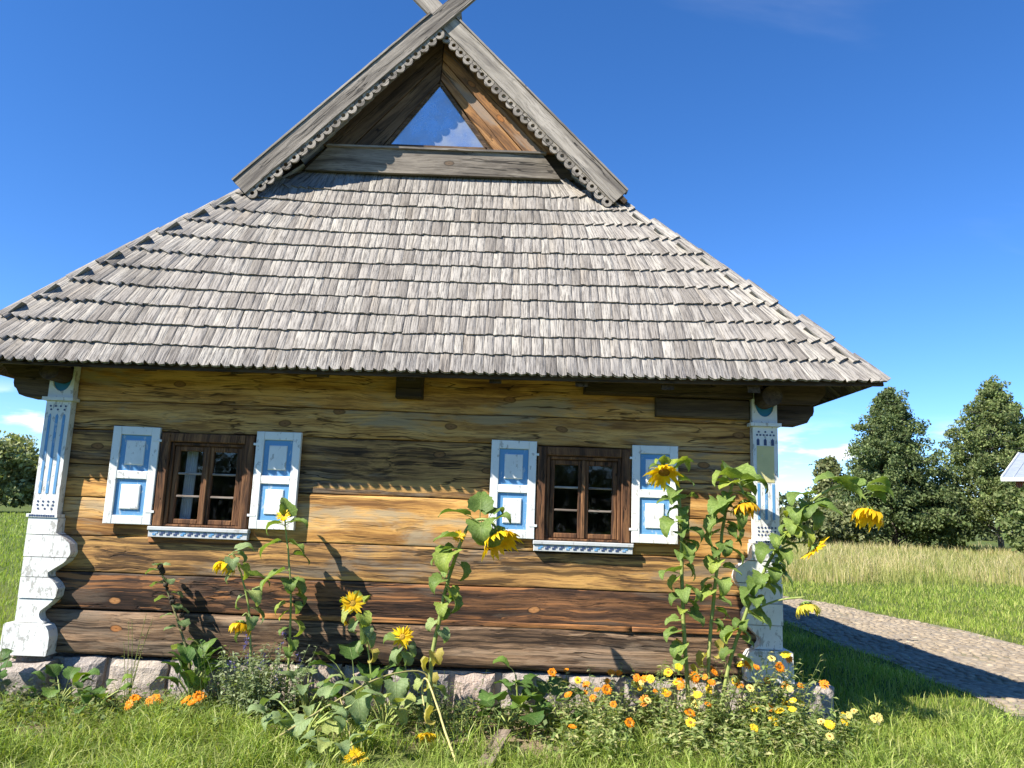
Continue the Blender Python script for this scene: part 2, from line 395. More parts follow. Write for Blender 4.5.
def brick_mat():
    t = NT('far_red_brick'); tc = t.n('ShaderNodeTexCoord').outputs['Object']
    b = t.n('ShaderNodeTexBrick', None, Vector=t.vmul(tc, (1, 1, 1)), Color1=(.34, .10, .055, 1), Color2=(.26, .075, .045, 1), Mortar=(.36, .32, .28, 1), Scale=4.0)
    t.pbr(b.outputs[0], .9)
    return t.m
M['brick'] = brick_mat()

# ------------------------------------------------------------------ mesh helpers
def sub(a, b): return (a[0] - b[0], a[1] - b[1], a[2] - b[2])
class MB:
    def __init__(s): s.v = []; s.f = []; s.mi = []; s.uv = None
    def add(s, vs, fs, m=0):
        o = len(s.v); s.v += [tuple(p) for p in vs]
        for f in fs: s.f.append(tuple(i + o for i in f)); s.mi.append(m)
        return s
    def box(s, a, b, m=0):
        (x0, y0, z0), (x1, y1, z1) = a, b
        return s.add([(x0, y0, z0), (x1, y0, z0), (x1, y1, z0), (x0, y1, z0), (x0, y0, z1), (x1, y0, z1), (x1, y1, z1), (x0, y1, z1)],
                     [(0, 3, 2, 1), (4, 5, 6, 7), (0, 1, 5, 4), (1, 2, 6, 5), (2, 3, 7, 6), (3, 0, 4, 7)], m)
    def bbox(s, a, b, bev=.006, m=0):
        # box with chamfered front (-y) edges
        (x0, y0, z0), (x1, y1, z1) = a, b
        c = bev
        vs = [(x0 + c, y0, z0 + c), (x1 - c, y0, z0 + c), (x1 - c, y0, z1 - c), (x0 + c, y0, z1 - c),
              (x0, y0 + c, z0), (x1, y0 + c, z0), (x1, y0 + c, z1), (x0, y0 + c, z1),
              (x0, y1, z0), (x1, y1, z0), (x1, y1, z1), (x0, y1, z1)]
        fs = [(0, 1, 2, 3)]
        for i in range(4):
            j = (i + 1) % 4
            fs += [(4 + i, 4 + j, j, i), (8 + i, 8 + j, 4 + j, 4 + i)]
        fs.append((11, 10, 9, 8))
        return s.add(vs, fs, m)
    def prism(s, poly, y0, y1, m=0):
        # poly in (x,z) ccw seen from -y
        n = len(poly)
        vs = [(x, y0, z) for x, z in poly] + [(x, y1, z) for x, z in poly]
        fs = [tuple(range(n)), tuple(range(2 * n - 1, n - 1, -1))] + [(i, n + i, n + (i + 1) % n, (i + 1) % n) for i in range(n)]
        return s.add(vs, fs, m)
    def tube(s, pts, rs, n=6, m=0, cap=True):
        pts = [Vector(p) for p in pts]
        if not hasattr(rs, '__len__'): rs = [rs] * len(pts)
        o = len(s.v); ref = Vector((0.13, 0.97, 0.21))
        for i, p in enumerate(pts):
            d = (pts[min(i + 1, len(pts) - 1)] - pts[max(i - 1, 0)])
            if d.length < 1e-9: d = Vector((0, 0, 1))
            d.normalize()
            a = d.cross(ref)
            if a.length < .05: a = d.cross(Vector((1, 0, 0)))
            a.normalize(); b = d.cross(a)
            for k in range(n):
                t = 2 * math.pi * k / n
                s.v.append(tuple(p + (a * math.cos(t) + b * math.sin(t)) * rs[i]))
        for i in range(len(pts) - 1):
            for k in range(n):
                k2 = (k + 1) % n
                s.f.append((o + i * n + k, o + i * n + k2, o + (i + 1) * n + k2, o + (i + 1) * n + k)); s.mi.append(m)
        if cap:
            s.f.append(tuple(o + k for k in range(n))[::-1]); s.mi.append(m)
            s.f.append(tuple(o + (len(pts) - 1) * n + k for k in range(n))); s.mi.append(m)
        return s
    def mesh(s, name, mats, origin=(0, 0, 0), smooth=False):
        me = bpy.data.meshes.new(name)
        me.from_pydata([sub(p, origin) for p in s.v], [], s.f)
        for mm in (mats if isinstance(mats, (list, tuple)) else [mats]): me.materials.append(mm)
        if len(me.materials) > 1: me.polygons.foreach_set('material_index', s.mi)
        if smooth: me.polygons.foreach_set('use_smooth', [True] * len(me.polygons))
        me.update()
        return me
    def build(s, name, mats, parent=None, origin=(0, 0, 0), smooth=False):
        return link(name, s.mesh(name, mats, origin, smooth), parent)
def link(name, me, parent=None, loc=None, rot=None, scale=None):
    o = bpy.data.objects.new(name, me); COL.objects.link(o)
    if parent is not None: o.parent = parent
    if loc is not None: o.location = loc
    if rot is not None:
        o.rotation_mode = 'QUATERNION'; o.rotation_quaternion = rot
    if scale is not None: o.scale = scale
    return o
def thing(name, loc, label, cat, group=None):
    o = bpy.data.objects.new(name, None); COL.objects.link(o); o.location = loc
    o.empty_display_size = .1
    return tag(o, label, cat, group)
def tag(o, label, cat, group=None, kind=None):
    if label: o['label'] = label
    if cat: o['category'] = cat
    if group: o['group'] = group
    if kind: o['kind'] = kind
    return o
def npmesh(name, V, Fc, mat, col=None, uv=None, smooth=False):
    V = np.asarray(V, np.float32); Fc = np.asarray(Fc, np.int32)
    k = Fc.shape[1]
    me = bpy.data.meshes.new(name)
    me.vertices.add(len(V)); me.vertices.foreach_set('co', V.ravel())
    me.loops.add(Fc.size); me.loops.foreach_set('vertex_index', Fc.ravel())
    me.polygons.add(len(Fc)); me.polygons.foreach_set('loop_start', np.arange(0, Fc.size, k, dtype=np.int32))
    try: me.polygons.foreach_set('loop_total', np.full(len(Fc), k, np.int32))
    except Exception: pass
    me.materials.append(mat)
    if smooth: me.polygons.foreach_set('use_smooth', np.ones(len(Fc), bool))
    if col is not None:
        a = me.color_attributes.new('col', 'FLOAT_COLOR', 'POINT')
        c4 = np.ones((len(V), 4), np.float32); c4[:, :3] = col
        a.data.foreach_set('color', c4.ravel())
    if uv is not None:
        u = me.uv_layers.new(name='UVMap')
        u.data.foreach_set('uv', np.asarray(uv, np.float32)[Fc.ravel()].ravel())
    me.update(calc_edges=True)
    return me
def pn(x, y, z=0.0): return mnoise.noise(Vector((x, y, z)))

# ------------------------------------------------------------------ ground and path
CAMXY = np.array([0.0, -6.6])
def gz(x, y):
    x = np.asarray(x, float); y = np.asarray(y, float)
    return .02 * np.sin(x * 1.7 + .6) * np.sin(y * 1.3) + .015 * np.sin(x * 3.9 + y * 2.7)
def build_ground():
    def axis(lo, hi):
        a = np.concatenate([np.linspace(lo, -60, 8)[:-1], np.linspace(-60, -12, 13)[:-1], np.linspace(-12, 12, 97)[:-1], np.linspace(12, 60, 13)[:-1], np.linspace(60, hi, 8)])
        return a
    xs = axis(-900, 900); ys = axis(-900, 1500)
    X, Y = np.meshgrid(xs, ys); Z = gz(X, Y) * np.exp(-(X ** 2 + Y ** 2) / 400.0)
    V = np.stack([X.ravel(), Y.ravel(), Z.ravel()], 1)
    nx, ny = len(xs), len(ys)
    i, j = np.meshgrid(np.arange(nx - 1), np.arange(ny - 1))
    a = (j * nx + i).ravel()
    Fc = np.stack([a, a + 1, a + nx + 1, a + nx], 1)
    o = link('ground', npmesh('ground', V, Fc, M['ground'], smooth=True)); o['kind'] = 'structure'
build_ground()
def gzz(x, y): return gz(x, y) * np.exp(-(np.asarray(x, float) ** 2 + np.asarray(y, float) ** 2) / 400.0)

PC = [(4.6, -14), (5.4, -9), (5.95, -4), (6.15, 0), (6.05, 4.4), (5.2, 10), (3.4, 14.2), (0, 17.6), (-5, 19.5), (-14, 20.5)]
PWID = [1.7, 1.7, 1.75, 1.72, 1.45, 1.28, 1.3, 1.3, 1.3, 1.3]
def catmull(P, n=10):
    P = [Vector(p) for p in P]; out = []
    for i in range(len(P) - 1):
        p0, p1, p2, p3 = P[max(i - 1, 0)], P[i], P[i + 1], P[min(i + 2, len(P) - 1)]
        for k in range(n):
            t = k / n
            out.append(.5 * ((2 * p1) + (p2 - p0) * t + (2 * p0 - 5 * p1 + 4 * p2 - p3) * t * t + (3 * p1 - p0 - 3 * p2 + p3) * t ** 3))
    out.append(P[-1]); return out
PCS = catmull([(x, y, w) for (x, y), w in zip(PC, PWID)], 12)
PCA = np.array([[p.x, p.y, p.z] for p in PCS])
def path_d(x, y):
    """signed distance to the path edge (negative inside)"""
    x = np.atleast_1d(np.asarray(x, float)); y = np.atleast_1d(np.asarray(y, float))
    d = np.hypot(x[:, None] - PCA[None, :, 0], y[:, None] - PCA[None, :, 1])
    k = d.argmin(1)
    return d[np.arange(len(x)), k] - PCA[k, 2]
def build_path():
    V = []; Fc = []
    K = 9
    for i, p in enumerate(PCS):
        a = PCS[max(i - 1, 0)]; b = PCS[min(i + 1, len(PCS) - 1)]
        t = Vector((b.x - a.x, b.y - a.y, 0)).normalized(); nrm = Vector((t.y, -t.x, 0))
        for k in range(K):
            u = -1 + 2 * k / (K - 1)
            w = p.z * (1 + .06 * pn(i * .35, k * 3.1)) if abs(u) == 1 else p.z
            q = Vector((p.x, p.y, 0)) + nrm * u * w
            V.append((q.x, q.y, float(gzz(q.x, q.y)) + .008 + .03 * (1 - u * u)))
    for i in range(len(PCS) - 1):
        for k in range(K - 1):
            a = i * K + k; Fc.append((a, a + 1, a + K + 1, a + K))
    o = link('path', npmesh('path', V, Fc, M['path'], smooth=True)); o['kind'] = 'structure'
    # cobbles
    cob = []
    for i in range(len(PCS) - 1):
        p = PCS[i]; q = PCS[i + 1]
        L = math.hypot(q.x - p.x, q.y - p.y); t = Vector((q.x - p.x, q.y - p.y, 0)).normalized(); nrm = Vector((t.y, -t.x, 0))
        if p.y < -6 or p.y > 16: continue
        rows = max(1, round(L / .105))
        for r in range(rows):
            f = (r + .5) / rows; c = p.lerp(q, f); w = c.z * .97
            n = int(2 * w / .115); off = random.uniform(0, .13)
            for k in range(n):
                u = -w + off + 2 * w * k / n + random.uniform(-.02, .02)
                if abs(u) > w or random.random() < .10 + .35 * max(0, abs(u) / w - .75) * 4: continue
                pos = Vector((c.x, c.y, 0)) + nrm * u + t * random.uniform(-.018, .018)
                z = float(gzz(pos.x, pos.y)) + .008 + .03 * (1 - (u / c.z) ** 2)
                cob.append((pos.x, pos.y, z, math.atan2(t.y, t.x) + random.uniform(-.25, .25)))
    # one unit cobble: rounded cap
    ring = [(math.cos(a) * (1 + .1 * math.sin(3 * a)), math.sin(a)) for a in [k * math.pi / 4 for k in range(8)]]
    def unit(seed):
        rr = random.Random(seed); v = []
        js = [rr.uniform(.85, 1.12) for _ in range(8)]
        for h, s in ((-.2, 1.0), (.22, .95), (.42, .62)):
            for (a, b), j in zip(ring, js): v.append((a * s * j * .062, b * s * j * .055, h * .06))
        v.append((0, 0, .028))
        f = []
        for l in (0, 8):
            for k in range(8): f += [(l + k, l + (k + 1) % 8, l + 8 + (k + 1) % 8), (l + k, l + 8 + (k + 1) % 8, l + 8 + k)]
        for k in range(8): f.append((16 + k, 16 + (k + 1) % 8, 24))
        return np.array(v), np.array(f)
    units = [unit(s) for s in range(6)]
    meshes = [npmesh('cobble', v, f, M['cobble'], smooth=True) for v, f in units]
    # the 300 that show largest: in view and nearest
    def key(c):
        vis = (c[0] / (c[1] + 6.6) < .70) and c[1] > -.6 and c[0] > 3.0
        return (0 if vis else 1, math.hypot(c[0], c[1] + 6.6))
    cob.sort(key=key)
    for c in cob[:300]:
        s = random.uniform(.66, .98)
        link('cobble', random.choice(meshes), o, (c[0], c[1], c[2]), Quaternion((0, 0, 1), c[3]), (s * random.uniform(.9, 1.15), s, s * random.uniform(.35, .75)))
    VV = []; FF = []; CC = []; off = 0
    for c in cob[300:]:
        v, f = units[random.randrange(6)]; s = random.uniform(.66, .98); ca, sa = math.cos(c[3]), math.sin(c[3])
        w = v * s * np.array([1, 1, random.uniform(.4, .75)])
        VV.append(np.stack([w[:, 0] * ca - w[:, 1] * sa + c[0], w[:, 0] * sa + w[:, 1] * ca + c[1], w[:, 2] + c[2]], 1))
        FF.append(f + off); off += len(v); CC.append(np.full((len(v), 3), random.random()))
    j = link('far_cobbles', npmesh('far_cobbles', np.concatenate(VV), np.concatenate(FF), M['cobble_j'], np.concatenate(CC), smooth=True), o); j['kind'] = 'stuff'
build_path()

# ------------------------------------------------------------------ the log house
HX, HL = -.835, 9.0
H0 = Vector((HX, 0, 0))
house = thing('log_house', H0, 'old log cottage with steep shingle roof, blue and white shutters and carved corner posts', 'house')
def part(mb, name, mat, smooth=False, parent=house): return mb.build(name, mat, parent, H0, smooth)
XL, XR = -3.86, 2.185

# foundation with stones
fb = MB().box((XL - .06, .05, -.25), (XR + .06, HL - .05, .30))
foundation = part(fb, 'foundation', M['mortar'])
def stone_mesh(w, h, d, seed):
    rr = random.Random(seed); nx, nz = 10, 7
    mb = MB(); o = seed * 13.7
    c = [(-w / 2 + rr.uniform(0, .12) * w, -h / 2), (w / 2 - rr.uniform(0, .14) * w, -h / 2), (w / 2 - rr.uniform(0, .14) * w, h / 2 - rr.uniform(0, .10) * h), (-w / 2 + rr.uniform(0, .14) * w, h / 2 - rr.uniform(0, .10) * h)]
    def P(u, v):
        a = [c[0][i] * (1 - u) + c[1][i] * u for i in (0, 1)]; b = [c[3][i] * (1 - u) + c[2][i] * u for i in (0, 1)]
        x, z = a[0] * (1 - v) + b[0] * v, a[1] * (1 - v) + b[1] * v
        e = (1 - abs(2 * u - 1) ** 5) * (1 - abs(2 * v - 1) ** 5)
        y = -d * e * (.8 + .5 * abs(pn(x * 4 + o, z * 4))) - .016 * pn(x * 13 + o, z * 13, 3)
        return (x + .02 * pn(u * 3 + o, v * 3, 1), y, z + .02 * pn(u * 3 + o, v * 3, 5))
    vs = [P(i / nx, j / nz) for j in range(nz + 1) for i in range(nx + 1)]
    fs = [(j * (nx + 1) + i, j * (nx + 1) + i + 1, (j + 1) * (nx + 1) + i + 1, (j + 1) * (nx + 1) + i) for j in range(nz) for i in range(nx)]
    n = len(vs)
    vs += [(v[0], .12, v[2]) for v in vs]
    fs += [(b, a, a + n, b + n) for a, b in [(i, i + 1) for i in range(nx)]] + [(a, b, b + n, a + n) for a, b in [(nz * (nx + 1) + i, nz * (nx + 1) + i + 1) for i in range(nx)]]
    fs += [(a, b, b + n, a + n) for a, b in [(j * (nx + 1), (j + 1) * (nx + 1)) for j in range(nz)]] + [(b, a, a + n, b + n) for a, b in [(j * (nx + 1) + nx, (j + 1) * (nx + 1) + nx) for j in range(nz)]]
    return mb.add(vs, fs)
x = -4.05; k = 0
while x < 2.30:
    w = random.uniform(.26, .58)
    h = random.uniform(.36, .42)
    mb = stone_mesh(w * 1.02, h, .05, k + 1)
    link('stone', mb.mesh('stone', M['stone'], smooth=False), foundation, (x + w / 2 - HX, .0, .125))
    x += w; k += 1
for yy in [i * .75 + .55 for i in range(11)]:
    for sx in (-1, 1):
        xx = XR + .07 if sx > 0 else XL - .07
        link('stone', stone_mesh(.74, .4, .07, k + 1).mesh('stone', M['stone']), foundation, (xx - HX, yy, .125), Quaternion((0, 0, 1), sx * math.pi / 2)); k += 1
# big corner boulder under the right post
link('stone', stone_mesh(.5, .42, .10, 99).mesh('stone', M['stone']), foundation, (2.12 - HX, -.14, .09))
link('stone', stone_mesh(.55, .40, .09, 98).mesh('stone', M['stone']), foundation, (-3.85 - HX, -.14, .09))

# logs
def log_mesh(x0, x1, z0, z1, mat, proud=0.0, depth=.17, wob=.010, seed=0, gap=.0035, rnd=.022):
    mb = MB(); L = x1 - x0; nx = max(6, int(L / .07)); prof = [0, .015, .05, .2, .35, .5, .65, .8, .95, .985, 1]
    rec = [1, .5, .12, 0, 0, 0, 0, 0, .12, .5, 1]
    for i in range(nx + 1):
        xx = x0 + L * i / nx
        zb = z0 + gap + wob * pn(xx * 1.3, z0 * 5.1); zt = z1 - gap + wob * pn(xx * 1.3, z1 * 5.1)
        for p, r in zip(prof, rec):
            zz = zb + (zt - zb) * p
            yy = -proud + rnd * r + .009 * pn(xx * .9, zz * 4, 7 + seed) + .006 * pn(xx * 3.1, zz * 16, 3 + seed)
            mb.v.append((xx, yy, zz))
        mb.v.append((xx, depth, zt)); mb.v.append((xx, depth, zb))
    n = len(prof) + 2
    for i in range(nx):
        for k in range(n):
            k2 = (k + 1) % n
            mb.f.append((i * n + k2, i * n + k, (i + 1) * n + k, (i + 1) * n + k2)); mb.mi.append(0)
    mb.f.append(tuple(range(n))); mb.mi.append(0); mb.f.append(tuple(nx * n + k for k in range(n - 1, -1, -1))); mb.mi.append(0)
    return mb
W1 = (-2.965, -2.165); W2 = (.245, 1.03); WZ = (1.37, 2.18)
LOGS = [  # x0 x1 z0 z1 material proud
    (XL, XR, .335, .69, 'log_sill', .030), (XL, XR, .695, .99, 'log_dark', .020), (XL, XR, .99, 1.292, 'log_mixed', .012),
    (XL, XR, 2.178, 2.425, 'log_honey', .012), (XL, XR, 2.425, 2.80, 'log_honey', .006),
    (XL, W1[0], 1.292, 1.60, 'log_honey', .010), (XL, W1[0], 1.60, 1.765, 'log_honey', .006), (XL, W1[0], 1.765, 1.88, 'log_mixed', .002), (XL, W1[0], 1.88, 2.178, 'log_mixed', -.002),
    (W1[1], W2[0], 1.292, 1.70, 'log_honey', .012), (W1[1], W2[0], 1.70, 2.178, 'log_mixed', .004),
    (W2[1], XR, 1.292, 1.605, 'log_honey', .010), (W2[1], XR, 1.605, 1.90, 'log_honey', .004), (W2[1], XR, 1.90, 2.178, 'log_mixed', 0.0),
    (W1[0], W1[1], 1.292, 1.372, 'log_dark', -.02), (W2[0], W2[1], 1.292, 1.372, 'log_dark', -.02)]
for i, (a, b, c, d, m, p) in enumerate(LOGS):
    rnd = .028 if m == 'log_sill' else .005
    part(log_mesh(a, b, c, d, M[m], p, seed=i, rnd=rnd), 'log', M[m], smooth=True)
# thin split strips along two seams (a batten above the sill log and one under the left window)
part(log_mesh(-2.0, 1.05, .668, .715, None, .034, .02, .004, 40, .002, .008), 'batten', M['sliver'], True)
part(log_mesh(1.06, 2.0, .672, .715, None, .036, .02, .004, 41, .002, .008), 'batten', M['sliver'], True)
part(log_mesh(-2.99, -2.2, 1.245, 1.30, None, .020, .02, .004, 42, .002, .008), 'batten', M['sliver'], True)
# side and back walls
for c, d in [(.335, .69), (.69, .99), (.99, 1.29), (1.29, 1.6), (1.6, 1.9), (1.9, 2.18), (2.18, 2.425), (2.425, 2.8)]:
    for sx, xx in ((1, XR), (-1, XL)):
        mb = MB(); r = .03
        y0, y1 = .18, HL
        pr = [(xx - sx * .16, c + .006), (xx - sx * r, c + .006), (xx, c + .04), (xx, d - .04), (xx - sx * r, d - .006), (xx - sx * .16, d - .006)]
        vs = [(px, y0, pz) for px, pz in pr] + [(px, y1, pz) for px, pz in pr]
        fs = [tuple(range(6)), tuple(range(11, 5, -1))] + [(i, 6 + i, 6 + (i + 1) % 6, (i + 1) % 6) for i in range(6)]
        if sx > 0: fs = [f[::-1] for f in fs]
        part(mb.add(vs, fs), 'log', M['log_plain'])
    part(MB().box((XL + .17, HL - .17, c + .006), (XR - .17, HL, d - .006)), 'log', M['log_mixed'])
# lining and ceiling boxes added inside so that no daylight comes through the seams
ln = MB()
LY0, LY1 = .175, .21
for a, b, c, d in ((XL + .02, W1[0] + .02, .31, 2.79), (W1[1] - .02, W2[0] + .02, .31, 2.79), (W2[1] - .02, XR - .02, .31, 2.79), (W1[0] + .021, W1[1] - .021, .31, 1.375), (W1[0] + .021, W1[1] - .021, 2.165, 2.79), (W2[0] + .021, W2[1] - .021, .31, 1.375), (W2[0] + .021, W2[1] - .021, 2.165, 2.79)):
    ln.box((a, LY0, c), (b, LY1, d))
ln.box((XL + .165, .212, .31), (XL + .19, HL - .2, 2.79)).box((XR - .19, .212, .31), (XR - .165, HL - .2, 2.79)).box((XL + .02, .0, 2.802), (XR - .02, HL, 2.83)).box((XL + .19, 2.6, .31), (XR - .19, 2.65, 2.79))
part(ln, 'light_block_lining', M['lining'])
# plate beam and joist end under the eave
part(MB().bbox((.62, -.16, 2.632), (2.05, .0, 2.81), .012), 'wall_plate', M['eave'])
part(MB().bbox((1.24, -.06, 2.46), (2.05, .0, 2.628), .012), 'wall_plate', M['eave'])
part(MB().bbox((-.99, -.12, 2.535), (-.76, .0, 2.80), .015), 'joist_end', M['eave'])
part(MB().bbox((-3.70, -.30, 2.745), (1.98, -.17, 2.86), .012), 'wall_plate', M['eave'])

# windows
def window(xc, curtain):
    x0, x1 = xc - .395, xc + .395
    z0, z1 = 1.385, 2.17
    fr = MB()
    for a, b in ((x0, x0 + .075), (x1 - .075, x1)):
        fr.bbox((a, -.055, z0), (b, .12, z1), .008); 
    fr.bbox((x0 + .076, -.052, z1 - .075), (x1 - .076, .12, z1), .008)
    fr.bbox((x0 + .076, -.03, z0), (x1 - .076, .12, z0 + .02), .006)
    w = part(fr, 'window', M['frame'])
    # inner bead
    bd = MB()
    for a, b in ((x0 + .077, x0 + .105), (x1 - .105, x1 - .077)): bd.bbox((a, -.028, z0 + .021), (b, .10, z1 - .077), .006)
    bd.bbox((x0 + .106, -.026, z1 - .105), (x1 - .106, .10, z1 - .077), .006)
    part(bd, 'inner_frame', M['frame'], parent=w)
    sx0, sx1 = x0 + .107, x1 - .107; sz0, sz1 = z0 + .022, z1 - .107
    xm = (sx0 + sx1) / 2; yf = -.005
    for (a, b) in ((sx0, xm - .002), (xm + .002, sx1)):
        s = MB(); t = .042
        s.bbox((a, yf, sz0), (a + t, .04, sz1), .006); s.bbox((b - t, yf, sz0), (b, .04, sz1), .006)
        s.bbox((a + t + .001, yf + .002, sz0), (b - t - .001, .04, sz0 + t), .006); s.bbox((a + t + .001, yf + .002, sz1 - t), (b - t - .001, .04, sz1), .006)
        part(s, 'sash', M['frame'], parent=w)
        ph = (sz1 - sz0 - 2 * t) / 3
        for k in (1, 2):
            zc = sz0 + t + ph * k
            part(MB().bbox((a + t + .001, yf + .006, zc - .009), (b - t - .001, .035, zc + .009), .004), 'muntin', M['muntin'], parent=w)
        for k in range(3):
            q = .010
            part(MB().box((a + t - .004, .018, sz0 + t + ph * k + (q if k else -.004)), (b - t + .004, .021, sz0 + t + ph * (k + 1) - (q if k < 2 else -.004))), 'pane', M['pane'], parent=w)
    part(MB().bbox((xm - .016, yf - .018, sz0), (xm + .016, yf - .001, sz1), .006), 'cover_strip', M['frame'], parent=w)
    # sill with a row of cut teeth
    sl = part(MB().bbox((x0 - .02, -.088, 1.352), (x1 + .025, .0, 1.383), .004).bbox((x0 - .015, -.074, 1.296), (x1 + .02, -.02, 1.350), .004), 'window_sill', M['sill'], parent=w)
    n = 13
    for k in range(n):
        cx = x0 + .015 + (x1 - x0 - .03) * (k + .5) / n
        # a stepped hook: dark blue notch with a light tooth
        part(MB().prism([(cx - .022, 1.313), (cx + .004, 1.313), (cx + .004, 1.327), (cx + .020, 1.327), (cx + .020, 1.343), (cx - .008, 1.343), (cx - .008, 1.329), (cx - .022, 1.329)], -.0775, -.073), 'sill_notch', M['blue'] if k % 4 == 0 else M['navy'], parent=w)
    if curtain:
        cu = MB(); N = 24
        for (a, b) in ((xm - .25, xm - .15),):
            vs = []
            for i in range(N + 1):
                xx = a + (b - a) * i / N; yy = .13 + .015 * math.sin(i * 1.5)
                vs += [(xx + .015, yy, sz1 + .02), (xx, yy, sz0)]
            cu.add(vs, [(2 * i, 2 * i + 1, 2 * i + 3, 2 * i + 2) for i in range(N)])
        part(cu, 'curtain', M['cloth'], True, parent=w)
    # room behind: dark lined box so that the opening reads as a room
    return w
window(-2.565, True); window(.638, False)

# shutters
def shutter(hx, side, ang):
    W, Hh = .385, .815
    mb = MB()
    # local: hinge at x=0, extends along side*x; z from 0
    def B(x0, x1, z0, z1, y0, y1, bev=.004):
        a, b = sorted((side * x0, side * x1)); return MB().bbox((a, y0, z0), (b, y1, z1), bev)
    def merge(*ms):
        r = MB()
        for m in ms: r.add(m.v, m.f)
        return r
    st = .068
    root = merge(B(0, st, 0, Hh, -.035, 0), B(W - st, W, 0, Hh, -.035, 0), B(st + .0005, W - st - .0005, 0, .072, -.034, 0), B(st + .0005, W - st - .0005, Hh - .07, Hh, -.034, 0), B(st + .0005, W - st - .0005, .375, .442, -.034, 0))
    a = rad(ang) * side
    sh = root.build('shutter', M['white'], house)
    sh.location = Vector((hx, -.024, 1.392)) - H0
    sh.rotation_euler = (0, 0, -a)
    for z0, z1 in ((.0725, .3745), (.4425, Hh - .0705)):
        B(st + .001, W - st - .001, z0, z1, -.018, -.004, .002).build('panel_field', M['blue'], sh)
        B(st + .047, W - st - .047, z0 + .05, z1 - .045, -.030, -.018, .006).build('raised_panel', M['white'], sh)
        # thin white bead round the field
    for zz in (.10, Hh - .12):
        B(-.02, .05, zz, zz + .02, -.038, -.0345, .001).build('hinge', M['white'], sh)
    return sh
shutter(-2.975, -1, 4.5); shutter(-2.150, 1, 3.5); shutter(.230, -1, 3.0); shutter(1.045, 1, 4.0)

